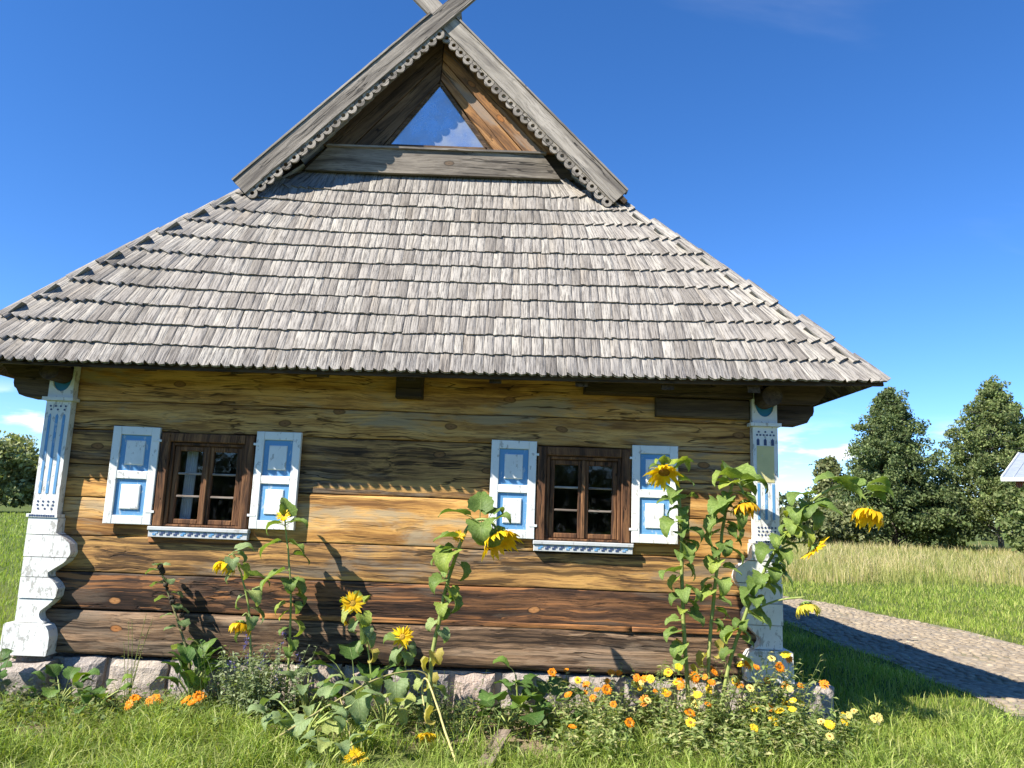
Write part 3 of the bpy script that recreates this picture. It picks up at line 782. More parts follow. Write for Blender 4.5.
# carved corner posts
def corner_post(side, xo):
    """xo: outer edge; d>0 runs towards the house centre"""
    def X(d): return xo - side * d
    def poly(pts):
        q = [(X(a), z) for a, z in pts]
        return q[::-1] if side > 0 else q
    yb = -.02
    post = part(MB().prism(poly([(0, 1.452), (.21, 1.452), (.21, 2.40), (0, 2.40)]), -.10, yb), 'corner_post', M['white_old'])
    sp = lambda mb, n, m: part(mb, n, m, parent=post)
    sp(MB().prism(poly([(-.02, 1.425), (.235, 1.425), (.235, 1.452), (-.02, 1.452)]), -.135, yb), 'moulding', M['white_old'])
    for k in range(11):
        d = .0 + .215 * (k + .5) / 11
        sp(MB().prism(poly([(d - .007, 1.431), (d + .007, 1.431), (d + .007, 1.446), (d - .007, 1.446)]), -.1375, -.134), 'bead', M['navy'])
    sp(MB().prism(poly([(-.025, 2.401), (.235, 2.401), (.235, 2.43), (-.025, 2.43)]), -.13, yb), 'moulding', M['white_old'])
    # capital with a round hollow, teal half disc below the beam end
    arc = [(.105 + .08 * math.cos(t), 2.60 - .115 * math.sin(t)) for t in [math.pi * k / 12 for k in range(13)]]   # from inner to outer
    cap = [(0, 2.431), (.21, 2.431), (.21, 2.78), (.196, 2.80)] + [(.19, 2.60)] + arc[1:-1] + [(.025, 2.60), (.0, 2.615)]
    sp(MB().prism(poly(cap), -.095, yb), 'capital', M['white_old'])
    half = [(.105 + .078 * math.cos(t), 2.585 - .108 * math.sin(t)) for t in [math.pi * k / 12 for k in range(13)]]
    sp(MB().prism(poly(half[::-1]), -.080, yb), 'half_disc', M['teal'])
    if side < 0:
        for d in (.045, .105, .165):
            sp(MB().prism(poly([(d - .011, 1.62), (d + .011, 1.62), (d + .011, 2.27), (d, 2.29), (d - .011, 2.27)]), -.1035, -.099), 'stripe', M['blue'])
        rows = [(2.355, 4), (2.325, 3), (1.555, 4), (1.525, 4), (1.495, 3)]
    else:
        sp(MB().prism(poly([(.035, 1.93), (.18, 1.93), (.18, 2.235), (.035, 2.235)]), -.1035, -.099), 'cream_field', M['cream'])
        for d in (.045, .107, .168):
            sp(MB().prism(poly([(d - .012, 2.24), (d + .012, 2.24), (d + .012, 2.285), (d, 2.30), (d - .012, 2.285)]), -.1035, -.099), 'stripe', M['navy'])
            sp(MB().prism(poly([(d - .011, 1.62), (d + .011, 1.62), (d + .011, 1.92), (d - .011, 1.92)]), -.1030, -.099), 'stripe', M['blue'])
        rows = [(2.355, 3), (2.328, 6), (1.555, 6), (1.525, 5), (1.495, 6)]
    for z, n in rows:
        for k in range(n):
            d = .02 + .17 * (k + .5) / n
            c = [(d + .0085 * math.cos(t), z + .0085 * math.sin(t)) for t in [2 * math.pi * q / 8 for q in range(8)]]
            sp(MB().prism(poly(c), -.1035, -.099), 'painted_dot', M['navy'])
    # scalloped foot of six stacked white blocks
    def edge(z):
        # inner edge distance from the outer edge at height z
        key = [(1.425, .27), (1.30, .27), (1.27, .33), (1.22, .39), (1.14, .41), (1.07, .37), (1.01, .28), (.985, .245), (.95, .25), (.91, .31), (.86, .345), (.79, .335), (.73, .28), (.68, .22), (.645, .21), (.61, .235), (.585, .27), (.55, .275)]
        for (za, da), (zb_, db) in zip(key, key[1:]):
            if za >= z >= zb_: return da + (db - da) * (za - z) / (za - zb_) - .03
        return key[-1][1]
    bounds = [1.424, 1.285, 1.105, .945, .775, .585]
    for a, b in zip(bounds, bounds[1:]):
        zs = [b + .003 + (a - b - .006) * k / 8 for k in range(9)]
        off = random.uniform(-.008, .008)
        pts = [(off, zs[0])] + [(edge(z), z) for z in zs] + [(off, zs[-1])]
        sp(MB().prism(poly(pts), -.125 + random.uniform(-.008, .008), .03), 'foot_block', M['white_old'])
    sp(MB().prism(poly([(-.075, .336), (.30, .336), (.31, .40), (.31, .48), (.295, .535), (.27, .57), (.23, .582), (-.055, .582), (-.068, .57)]), -.155, .03), 'foot_block', M['white_old'])
    # cantilevered log ends carrying the eave, carved underside
    def XO(d): return xo + side * d
    for (z0, z1, reach, y0, y1) in ((2.60, 2.83, .42, -.10, .10), (2.43, 2.598, .33, -.06, .12)):
        pr = [(-.05, z0), (reach - .12, z0), (reach - .06, z0 + .02), (reach - .03, z0 + .07), (reach - .01, z0 + .085), (reach, z0 + .12), (reach, z1), (-.05, z1)]
        q = [(XO(a), z) for a, z in pr]
        if side < 0: q = q[::-1]
        part(MB().prism(q, y0, y1), 'beam_end', M['eave'])
    # beam end pointing at the viewer inside the capital hollow
    ring = [(X(.105) + .085 * math.cos(t), 2.635 + .085 * math.sin(t)) for t in [2 * math.pi * q / 14 for q in range(14)]]
    part(MB().prism(ring, -.30, .05), 'beam_end', M['eave_y'])
corner_post(-1, -3.945); corner_post(1, 2.268)

# ---------------- roof
EZ, EY = 2.70, -.50
def hw(t): return 3.83 + (1.50 - 3.83) * t
def RP(u, t, lift=0.0):
    a = abs(u) ** 3
    z = EZ + 2.225 * t + .035 * u * (1 - t) + ((.03 + .06 * t * (1 - t)) if u > 0 else (.03 + .26 * t * (1 - t))) * a
    p = Vector((HX + u * hw(t), EY + 1.32 * t, z))
    return p + Vector((0, -.866, .5)) * lift
roofm = MB()
def grid(mb, fn, nu, nt, off, flip=False):
    """a slab: grid fn(u,t) plus the same grid moved by off"""
    o = len(mb.v)
    P = [fn(i / nu, j / nt) for j in range(nt + 1) for i in range(nu + 1)]
    n = len(P); mb.v += [tuple(p) for p in P] + [tuple(Vector(p) + Vector(off)) for p in P]
    w = nu + 1
    fs = []
    for j in range(nt):
        for i in range(nu):
            a = j * w + i; fs += [(a, a + 1, a + w + 1, a + w), (n + a, n + a + w, n + a + w + 1, n + a + 1)]
    for i in range(nu):
        fs += [(i + 1, i, n + i, n + i + 1), (nt * w + i, nt * w + i + 1, n + nt * w + i + 1, n + nt * w + i)]
    for j in range(nt):
        fs += [(j * w, (j + 1) * w, n + (j + 1) * w, n + j * w), ((j + 1) * w + nu, j * w + nu, n + j * w + nu, n + (j + 1) * w + nu)]
    for f in fs: mb.f.append(tuple(q + o for q in (f[::-1] if flip else f))); mb.mi.append(0)
grid(roofm, lambda u, t: RP(2 * u - 1, t), 16, 4, (0, .03, -.018))
RIDGE = 6.59; YB = .525; BACK = HL + .5
def SP(side, v, t):
    """side slope; t 0..1 eave to gablet foot, 1..2 gablet foot to ridge; v 0..1 front to back"""
    if t <= 1:
        p = RP(side, t); y0 = p.y
        x, z = p.x, p.z
    else:
        p = RP(side, 1); f = t - 1
        x = p.x + (HX - p.x) * f; z = p.z + (RIDGE - p.z) * f; y0 = YB
    return Vector((x, y0 + (BACK - y0) * v, z))
for sd in (-1, 1):
    grid(roofm, lambda u, t: SP(sd, u, t), 8, 4, (-sd * .02, 0, -.03), flip=sd > 0)
    # gablet slope goes down in front of the hip as far as the board foot
    def GP(u, t):
        dx = 1.90 * (1 - t); z = RIDGE - 1.02 * dx
        return Vector((HX + sd * dx, YB + (BACK - YB) * u, z + .002))
    grid(roofm, lambda u, t: GP(u, t), 8, 4, (-sd * .035, 0, -.035), flip=sd > 0)
# back gable wall
bp = [(HX - 3.7, BACK - .25, 2.75), (HX + 3.7, BACK - .25, 2.75), (HX, BACK - .25, RIDGE - .06)]
roofm.add(bp + [(a, b + .05, c) for a, b, c in bp], [(0, 1, 2), (5, 4, 3), (0, 3, 4, 1), (1, 4, 5, 2), (2, 5, 3, 0)])
roof = part(roofm, 'roof', M['eave_y'])
# eave boards under the first row
for i in range(16):
    pass
fa = MB(); N = 24
vs = []
for i in range(N + 1):
    p = RP(-1 + 2 * i / N, 0)
    vs += [(p.x, p.y + .01, p.z - .008), (p.x, p.y + .002, p.z - .050), (p.x, p.y + .03, p.z - .050), (p.x, p.y + .03, p.z - .008)]
fs = []
for i in range(N):
    for k in range(4): fs.append((4 * i + k, 4 * i + 4 + k, 4 * i + 4 + (k + 1) % 4, 4 * i + (k + 1) % 4)[::-1])
part(fa.add(vs, fs), 'fascia', M['eave'], parent=roof)
# rafter tails
for k in range(9):
    dx = -2.8 + 5.6 * k / 8
    z = EZ + .02
    part(MB().add([(HX + dx - .05, -.44, z - .09), (HX + dx + .05, -.44, z - .09), (HX + dx + .05, -.03, z + .55), (HX + dx - .05, -.03, z + .55),
                   (HX + dx - .05, -.44, z + .02), (HX + dx + .05, -.44, z + .02), (HX + dx + .05, -.03, z + .66), (HX + dx - .05, -.03, z + .66)],
                  [(0, 3, 2, 1), (4, 5, 6, 7), (0, 1, 5, 4), (1, 2, 6, 5), (2, 3, 7, 6), (3, 0, 4, 7)]), 'rafter', M['eave_y'], parent=roof)
# shingles
def shingle_unit(seed, tip):
    rr = random.Random(seed)
    # local: x across (unit width), y up the slope, z out of the roof
    L = .36
    b = [rr.uniform(-.006, .006) for _ in range(4)]
    if tip: b = [.030 + rr.uniform(-.012, .012), .008 + rr.uniform(0, .012), 0.0, .004 + rr.uniform(-.004, .008)]
    ys = [b[0], b[1], b[2], b[3]]; xs = [-.5, -.18, .18, .5]
    if tip: xs = [-.5, -.22, .05, .5]
    tz = .043 + rr.uniform(-.003, .004); th = .024
    dz = [rr.uniform(-.0022, .0022) for _ in range(4)]
    v = [(x, y, tz + d) for x, y, d in zip(xs, ys, dz)] + [(x, y + .003, tz + d - th) for x, y, d in zip(xs, ys, dz)]
    topx = [-.5, -.18, .18, .5]
    v += [(x, L, .012 + d) for x, d in zip(topx, dz)]
    v += [(x * .999, L, .003) for x in topx]
    f = []
    for k in range(3):
        f += [(k, k + 1, 8 + k + 1), (k, 8 + k + 1, 8 + k), (4 + k + 1, 4 + k, k), (4 + k + 1, k, k + 1)]
        f += [(12 + k, 12 + k + 1, 4 + k + 1), (12 + k, 4 + k + 1, 4 + k)]
    f += [(0, 8, 12), (0, 12, 4), (3, 7, 15), (3, 15, 11)]
    uv = [(p[0] * .09, p[1]) for p in v]
    return np.array(v), np.array(f), np.array(uv)
su = [shingle_unit(s, False) for s in range(8)]; st_ = [shingle_unit(50 + s, True) for s in range(6)]
SW = [.062, .070, .078, .086, .095, .107, .12]
def baked(units): return {w: [npmesh('shingle', x[0] * np.array([w, 1, 1]), x[1], M['shingle'], uv=x[2]) for x in units] for w in SW}
sum_ = baked(su); stm = baked(st_)
places = []   # (row, matrix, tip)
SL = math.hypot(1.305, 2.225)
ROWS = 12
exps = [.225 + .0 * i for i in range(ROWS)]
def lay(row, s, Pfun, half, lean_dir, Lx, Nn, tip, xs_rand=True):
    pass
s = -.045
for r in range(ROWS):
    t = max(0.0, s / SL)
    half = hw(t) + .05
    if r == ROWS - 1: half = min(half, 1.52)
    x = -half; seg = 0; segoff = 0.0
    while x < half - .02:
        w = random.choice([.06, .07, .075, .08, .09, .105])
        if r == 0: w = random.uniform(.08, .098)
        xc = x + w / 2
        if seg <= 0: seg = random.randint(5, 14); segoff = random.uniform(-.006, .006)
        seg -= 1
        u = max(-1, min(1, xc / half))
        edge_d = half - abs(xc)
        lean = -math.copysign(1, xc) * .70 * max(0.0, 1 - edge_d / (1.35 if r < 10 else .5)) ** 1.3
        if r == 0: segoff *= .3
        ss = s + segoff + random.uniform(-.005, .005) * (.5 if r == 0 else 1)
        tt = ss / SL
        p = RP(u * min(1, half / hw(t)), max(tt, 0)) if tt >= 0 else RP(u, 0) + Vector((0, .5, .866)) * ss
        yax = (Vector((0, .5, .866)) + Vector((1, 0, 0)) * lean)
        # follow the rise of the corner
        dzdu = (RP(min(1, u + .01), max(tt, 0)) - RP(max(-1, u - .01), max(tt, 0))); xax = dzdu.normalized()
        yax.normalize(); zax = xax.cross(yax).normalized(); xax = yax.cross(zax).normalized()
        m3 = Matrix((xax, yax, zax)).transposed()
        gapw = w * (1.0 + .35 * abs(lean)) * random.choice((1.0, 1.0, 1.0, .95)) * math.cos(math.atan(abs(lean))) * (1.0 if lean == 0 else 1.06)
        places.append((r, p, m3, gapw, r == 0))
        x += w * (1 + .15 * abs(lean))
    s += (.235 if r < ROWS - 1 else .3) * (SL + .0) / (.235 * (ROWS - 1) + .26)
print('shingles', len(places))
ind = 0; JV = []; JF = []; JC = []; JU = []; joff = 0
for (r, p, m3, w, tip) in places:
    if ind < 300:
        wb = min(SW, key=lambda q: abs(q - w))
        me = random.choice((stm if tip else sum_)[wb])
        o = link('shingle', me, roof, p - H0, m3.to_quaternion())
        ind += 1
    else:
        v, f, uv = random.choice(su)
        A = np.array(m3)
        JV.append((v * np.array([w, 1, 1])) @ A.T + np.array(p - H0)); JF.append(f + joff); joff += len(v)
        JU.append(uv); JC.append(np.full((len(v), 3), random.random()))
# side slopes, out of the photograph's sight but part of the house
for sd in (-1, 1):
    for r in range(24):
        t = r / 12.2
        base0 = SP(sd, 0, t); y0 = base0.y; y = y0 + (.06 if t < 1 else 0.0)
        a = SP(sd, .5, t); b = SP(sd, .5, min(2, t + .02)); yax = (b - a); yax.y = 0; yax.normalize(); xax = Vector((0, 1, 0)) * sd; zax = xax.cross(yax).normalized()
        if zax.z < 0: zax = -zax; xax = -xax
        A = np.array(Matrix((xax, yax, zax)).transposed())
        while y < BACK:
            w = random.uniform(.13, .19)
            v, f, uv = random.choice(su)
            pos = np.array([base0.x, y + w / 2, base0.z]) - np.array(H0) - np.array(zax) * .055
            JV.append((v * np.array([w * .96, 1.25, 1.0])) @ A.T + pos); JF.append(f + joff); joff += len(v)
            JU.append(uv); JC.append(np.full((len(v), 3), random.random())); y += w
# hip cap shingles
for sd in (-1, 1):
    for k in range(0):
        t = k / 26 * .93
        p = RP(sd, t, .0); q = RP(sd, t + .03)
        yax = (q - p).normalized(); zax = (Vector((0, -.5, .5)) + Vector((sd * .5, 0, .3))).normalized(); xax = yax.cross(zax).normalized(); zax = xax.cross(yax).normalized()
        A = np.array(Matrix((xax, yax, zax)).transposed()); v, f, uv = random.choice(su)
        JV.append((v * np.array([.10, .7, .8])) @ A.T + np.array(p - H0) + np.array(zax) * -.012); JF.append(f + joff); joff += len(v)
        JU.append(uv); JC.append(np.full((len(v), 3), random.random()))
so = link('upper_shingles', npmesh('upper_shingles', np.concatenate(JV), np.concatenate(JF), M['shingle_j'], np.concatenate(JC), np.concatenate(JU)), roof); so['kind'] = 'stuff'

# bargeboards, crossing over the ridge, with scallops
A45 = math.atan(1.02)
def scallop_mesh():
    mb = MB(); n = 16; ro, ri = .053, .021
    vs = []
    for y in (0, .022):
        for rr in (ro, ri):
            vs += [(rr * math.cos(2 * math.pi * k / n), y, rr * math.sin(2 * math.pi * k / n)) for k in range(n)]
    fs = []
    for k in range(n):
        k2 = (k + 1) % n
        fs += [(k, k2, n + k2, n + k)[::-1], (2 * n + k, 2 * n + k2, 3 * n + k2, 3 * n + k), (k, k2, 2 * n + k2, 2 * n + k), (n + k2, n + k, 3 * n + k, 3 * n + k2)]
    return mb.add(vs, fs).mesh('scallop', M['grey_board'])
scm = scallop_mesh()
for sd, yb in ((-1, .478), (1, .516)):
    # local x runs up the slope from the foot
    FD = 1.95 if sd < 0 else 1.89
    foot = Vector((HX + sd * FD, yb, RIDGE + .085 - 1.02 * FD))
    L = FD / math.cos(A45) + .52
    mb = MB(); nx = 30
    for i in range(nx + 1):
        xx = L * i / nx
        for y, z in ((0, -.175), (0, -.004), (.006, 0), (.036, 0), (.036, -.18)):
            mb.v.append((xx, y, z + .003 * pn(xx * 2, z * 5, sd)))
    for i in range(nx):
        for k in range(5):
            k2 = (k + 1) % 5
            f = (i * 5 + k, i * 5 + k2, (i + 1) * 5 + k2, (i + 1) * 5 + k)
            mb.f.append(f if sd > 0 else f[::-1]); mb.mi.append(0)
    mb.f += [(0, 1, 2, 3, 4), tuple(nx * 5 + k for k in range(5))]; mb.mi += [0, 0]
    me = mb.mesh('bargeboard', M['grey_board'])
    if sd > 0:   # mirror in x so that +x runs up to the left
        for v in me.vertices: v.co.x = -v.co.x
    b = link('bargeboard', me, house, foot - H0)
    b.rotation_euler = (0, -A45 if sd < 0 else A45, 0)
    n = 24; step_ = .1075
    for k in range(n):
        link('scallop', scm, b, (-sd * (.055 + step_ * k) if sd > 0 else .055 + step_ * k, .016, -.212))
    strip = MB().box((min(0, -sd * 2.58), .018, -.189), (max(0, -sd * 2.58), .034, -.170))
    strip.build('trim_strip', M['grey_board'], b)
    cap = MB().box((min(0, -sd * 2.62), -.012, .002), (max(0, -sd * 2.62), .10, .02)); cap.build('drip_board', M['grey_board'], b)
# gable face behind the boards
GY = .765
def lerp2(a, b, t): return (a[0] + (b[0] - a[0]) * t, a[1] + (b[1] - a[1]) * t)
gable = part(MB().prism([(HX - 1.50, 4.98), (HX + 1.50, 4.98), (HX, 6.50)], GY + .06, GY + .09), 'gable_wall', M['eave'])
topA, topB = (HX, 6.385), (HX - .033, 5.985)
for sd in (-1, 1):
    A0, A1 = (HX + sd * .005, 6.52), (HX + sd * 1.27, 5.235)
    B0, B1 = (HX - .02 + sd * .005, 6.0), (HX + sd * .575 - .01, 5.235)
    cuts = [0, .30, .58, .80, 1.0]
    for k in range(4):
        p = [lerp2(A0, B0, cuts[k]), lerp2(A1, B1, cuts[k]), lerp2(A1, B1, cuts[k + 1] - .012), lerp2(A0, B0, cuts[k + 1] - .012)]
        if sd > 0: p = p[::-1]
        ang = math.atan2(A1[1] - A0[1], A1[0] - A0[0])
        cx, cz = p[0]
        loc = [((x - cx) * math.cos(ang) + (z - cz) * math.sin(ang), -(x - cx) * math.sin(ang) + (z - cz) * math.cos(ang)) for x, z in p]
        if sum(a[0] * b[1] - b[0] * a[1] for a, b in zip(loc, loc[1:] + loc[:1])) < 0: loc = loc[::-1]
        o = MB().prism(loc, 0, .05).build('gable_plank', M['gable_orange'] if sd > 0 else M['gable_brown_shade'], gable)  # left side: same wood as the right, its shade put into a browner colour
        o.location = Vector((cx, GY - .01 - .012 * (k % 2) + .008 * k, cz)) - H0
        o.rotation_euler = (0, -ang, 0)
part(MB().prism([(HX - .57, 5.24), (HX + .525, 5.24), (HX - .03, 6.0)], GY + .035, GY + .04), 'gable_pane', M['gable_glass'], parent=gable)
part(MB().prism([(HX - 1.34, 4.95), (HX + 1.25, 4.95), (HX + 1.06, 5.205), (HX - 1.12, 5.205)], GY - .025, GY + .03), 'gable_board', M['gable_grey'], parent=gable)
part(MB().prism([(HX - 1.14, 5.206), (HX + 1.10, 5.206), (HX + 1.08, 5.226), (HX - 1.12, 5.226)], GY - .05, GY + .0), 'gable_ledge', M['grey_board'], parent=gable)

for a, b in (((HX - .03, 5.985), (HX - .555, 5.245)), ((HX - .03, 5.985), (HX + .51, 5.245)), ((HX - .53, 5.262), (HX + .49, 5.262))):
    d = Vector((b[0] - a[0], b[1] - a[1])).normalized(); nn = Vector((-d.y, d.x)) * .016
    q = [(a[0] + nn.x, a[1] + nn.y), (a[0] - nn.x, a[1] - nn.y), (b[0] - nn.x, b[1] - nn.y), (b[0] + nn.x, b[1] + nn.y)]
    if sum(p[0] * r_[1] - r_[0] * p[1] for p, r_ in zip(q, q[1:] + q[:1])) < 0: q = q[::-1]
    part(MB().prism(q, GY + .012, GY + .034), 'sash', M['gable_brown_shade'], parent=gable)
# ------------------------------------------------------------------ leaves and flowers
def leaf_mesh(name, mat, kind, seed, droop=.5, fold=.35, petiole=.45):
    """petiole from the origin along +x then a blade; unit blade length 1"""
    rr = random.Random(seed); nu, nv = 11, 3
    V = []; Fc = []; UV = []
    def width(u):
        if kind == 'heart': return .43 * (math.sin(math.pi * min(1, (u + .10) ** .62)) ** .9 if u < .9 else math.sin(math.pi * min(1, 1.0 ** 1)) + (1 - u) * 2.1 * .43) if False else .46 * max(0.0, (1 - u) ** .75 * (min(1, (u + .02) / .16) ** .5)) * 1.28
        if kind == 'round': return .55 * math.sqrt(max(0, 1 - (2 * u - 1) ** 2)) * (1 + .06 * math.sin(u * 20 + seed))
        if kind == 'long': return .29 * math.sin(math.pi * u ** .8) ** .8
        return .3 * math.sin(math.pi * u)
    tw = rr.uniform(-.25, .25); d0 = rr.uniform(.8, 1.2) * droop
    px = petiole * .8; pz = petiole * .28
    cx, cz, ang = px, pz, .25
    P = []
    for i in range(nu + 1):
        u = i / nu
        w = width(u) * (1 + .07 * ((i % 2) * 2 - 1) * (1 if 0 < i < nu - 1 else 0) + rr.uniform(-.05, .05))
        for j in range(-nv, nv + 1):
            v = j / nv
            yy = w * v; back = -.16 * (abs(v) ** 2) * (1 - u) ** 2 if kind in ('heart', 'round') else 0
            up = fold * abs(yy) + .035 * math.sin(u * 11 + seed) * abs(v) + .05 * math.sin(u * 4 + j + seed) * abs(v) * w * 2
            P.append((cx + back * math.cos(ang) - up * math.sin(ang), yy, cz + back * math.sin(ang) + up * math.cos(ang) + tw * yy * u))
            UV.append((u, .5 + .5 * v))
        ang -= d0 * (2.0 / nu) * (.5 + u)
        cx += math.cos(ang) / nu; cz += math.sin(ang) / nu
    K = 2 * nv + 1
    for i in range(nu):
        for j in range(K - 1):
            a = i * K + j; Fc += [(a, a + 1, a + K + 1), (a, a + K + 1, a + K)]
    V = P[:]
    # petiole as a thin 3-sided tube
    mb = MB(); mb.tube([(0, 0, 0), (px * .5, 0, pz * .75), (px, 0, pz), (px + .06, 0, pz + .012)], [.024, .02, .017, .012], 3, cap=False)
    o = len(V)
    for p in mb.v: V.append(p); UV.append((0.02, .5))
    for f in mb.f: Fc += [(f[0] + o, f[1] + o, f[2] + o), (f[0] + o, f[2] + o, f[3] + o)]
    return npmesh(name, V, Fc, mat, uv=UV, smooth=True)
LEAF = {
    'sun': [leaf_mesh('leaf', M['leaf_sun'], 'heart', s, droop=.55 + .25 * (s % 4)) for s in range(6)],
    'broad': [leaf_mesh('leaf', M['leaf_dark'], 'round', 20 + s, droop=.4 + .3 * (s % 3), fold=.25, petiole=.9) for s in range(4)],
    'pale': [leaf_mesh('leaf', M['leaf_pale'], 'heart', 30 + s, droop=.9 + .3 * (s % 3), fold=.3, petiole=.5) for s in range(4)],
    'dock': [leaf_mesh('leaf', M['leaf_dark'], 'long', 40 + s, droop=.5 + .2 * (s % 3), fold=.4, petiole=.35) for s in range(4)],
    'dry': [leaf_mesh('leaf', M['leaf_yellow'], 'heart', 50 + s, droop=1.8, fold=.9, petiole=.4) for s in range(2)],
    'small': [leaf_mesh('leaf', M['leaf_pale'], 'round', 60 + s, droop=.6, fold=.2, petiole=.5) for s in range(3)]}
def put_leaf(parent, base, pos, az, size, kind, pitch=0.0, roll=0.0, name='leaf'):
    q = Quaternion((0, 0, 1), az) @ Quaternion((0, 1, 0), -pitch) @ Quaternion((1, 0, 0), roll)
    return link(name, random.choice(LEAF[kind]), parent, Vector(pos) - Vector(base), q, (size,) * 3)
def head_meshes(name, n, plen, pw, curl, dr, mat_p, mat_d, seed, rag=.42):
    """axis +z = facing; petals leave the rim outwards and bend by curl towards +z (forward) or back"""
    rr = random.Random(seed)
    mb = MB(); R = dr
    N = 16
    rows = [(.0, .26), (.45, .24), (.8, .12), (1.0, 0.0)]
    vs = [(0, 0, R * rows[0][1])]
    for f, h in rows[1:]: vs += [(R * f * math.cos(2 * math.pi * k / N), R * f * math.sin(2 * math.pi * k / N), R * h) for k in range(N)]
    fs = [(0, 1 + k, 1 + (k + 1) % N) for k in range(N)]
    for l in range(2): fs += [(1 + l * N + k, 1 + (l + 1) * N + k, 1 + (l + 1) * N + (k + 1) % N, 1 + l * N + (k + 1) % N) for k in range(N)]
    mb.add(vs, fs, 0)
    # calyx behind, with pointed bracts
    vs = [(1.04 * R * math.cos(2 * math.pi * k / N), 1.04 * R * math.sin(2 * math.pi * k / N), -.004) for k in range(N)] + [(.75 * R * math.cos(2 * math.pi * k / N), .75 * R * math.sin(2 * math.pi * k / N), -.5 * R) for k in range(N)] + [(0, 0, -.8 * R)]
    fs = [(k, N + k, N + (k + 1) % N, (k + 1) % N) for k in range(N)] + [(N + k, 2 * N, N + (k + 1) % N) for k in range(N)]
    mb.add(vs, fs, 1)
    for k in range(15):
        a = 2 * math.pi * k / 15 + rr.uniform(-.1, .1); c, s = math.cos(a), math.sin(a)
        def Q(r_, t_, z_): return (c * r_ - s * t_, s * r_ + c * t_, z_)
        mb.add([Q(.85 * R, -.16 * R, -.35 * R), Q(.85 * R, .16 * R, -.35 * R), Q(1.5 * R, .1 * R, -.25 * R), Q(1.5 * R, -.1 * R, -.25 * R), Q(1.95 * R, 0, rr.uniform(-.6, .2) * R)], [(0, 1, 2, 3), (3, 2, 4)], 1)
    me = mb.mesh('flower_head', [mat_d, M['calyx']], smooth=False)
    pb = MB()
    for ring in range(2):
        for k in range(n):
            a = 2 * math.pi * (k + .5 * ring) / n + rr.uniform(-.12, .12)
            if rr.random() < .06: continue
            L = plen * rr.uniform(1 - rag, 1 + rag * .6); w = pw * rr.uniform(.75, 1.2); cu = curl + rr.uniform(-.35, .35) - ring * .15
            c, s = math.cos(a), math.sin(a); r0 = R * .92; ang = cu * .25; rr_, zz = r0, .006 * ring
            tw = rr.uniform(-.5, .5); pts = []
            for q, ww in ((0, .5), (.35, 1.0), (.7, .85), (1.0, .08)):
                pts.append((rr_, zz, w * ww))
                rr_ += math.cos(ang) * L * .34; zz += math.sin(ang) * L * .34; ang += cu * .42
            vs = []
            for i, (r_, z_, ww) in enumerate(pts):
                for sg in (-1, 1):
                    t_ = sg * ww / 2
                    vs.append((c * r_ - s * t_, s * r_ + c * t_, z_ + sg * tw * ww * .5))
            pb.add(vs, [(2 * i, 2 * i + 1, 2 * i + 3, 2 * i + 2) for i in range(3)], 0)
    return me, pb.mesh('petals', mat_p, smooth=True)
def sunflower(label, stem, heads, leaves, r0=.013, stemmat='stem', extra=(), cat='sunflower', name='sunflower', group='sunflowers against the cottage'):
    """stem: points; heads: (pos, facing, disc radius, curl, petal material); leaves: (s along stem, azimuth deg, size, kind, pitch deg)"""
    base = Vector(stem[0]); t = thing(name, base, label, cat, group)
    C = catmull(stem, 6); L = len(C) - 1
    mb = MB(); mb.tube([p + Vector((.006 * pn(i * .7, 1.3), .006 * pn(i * .7, 5.1), 0)) for i, p in enumerate(C)], [r0 * (1 - .45 * i / L) for i in range(L + 1)], 7)
    for (a, b) in extra:
        mb.tube(catmull([a, (Vector(a) + Vector(b)) / 2 + Vector((0, 0, .03)), b], 4), [r0 * .5] * 9, 5)
    mb.build('stem', M[stemmat], t, base, True)
    for i, (pos, face, dr, curl, pm) in enumerate(heads):
        me, pe = head_meshes('head', 22, dr * 1.95, dr * .5, curl, dr * .80, M[pm], M['disc'] if dr > .045 else M['disc_y'], hash(label) % 1000 + i if False else len(label) * 7 + i * 3)
        q = Vector(face).normalized().to_track_quat('Z', 'Y') @ Quaternion((0, 0, 1), random.uniform(0, 6))
        h = link('flower_head', me, t, Vector(pos) - base, q)
        link('petals', pe, h)
    for (s_, az, size, kind, pitch) in leaves:
        p = C[min(L, int(round(s_ * L)))]
        put_leaf(t, base, p, rad(az), size * (1.26 if kind == 'sun' else 1.2), kind, rad(pitch), random.uniform(-.35, .35))
        if kind == 'sun' and .2 < s_ < (.70 if 'leaning' not in label else .62):
            for _q in range(3 if label.find('post') > 0 or label.find('rightmost') > 0 else 1): put_leaf(t, base, C[min(L, int(round((s_ - .03 - .02 * _q) * L)))], rad(random.uniform(185, 355)), size * random.uniform(.75, 1.15), kind, rad(random.uniform(-45, -5)), random.uniform(-.35, .35))
    return t
def auto_leaves(n, s0, s1, size, kind='sun', az0=0, pitch=(-5, 30), spread=137):
    out = []
    for i in range(n):
        f = i / max(1, n - 1)
        out.append((s0 + (s1 - s0) * f, az0 + spread * i + random.uniform(-20, 20), size * random.uniform(.75, 1.15) * (1 - .25 * f), kind, random.uniform(*pitch)))
    return out
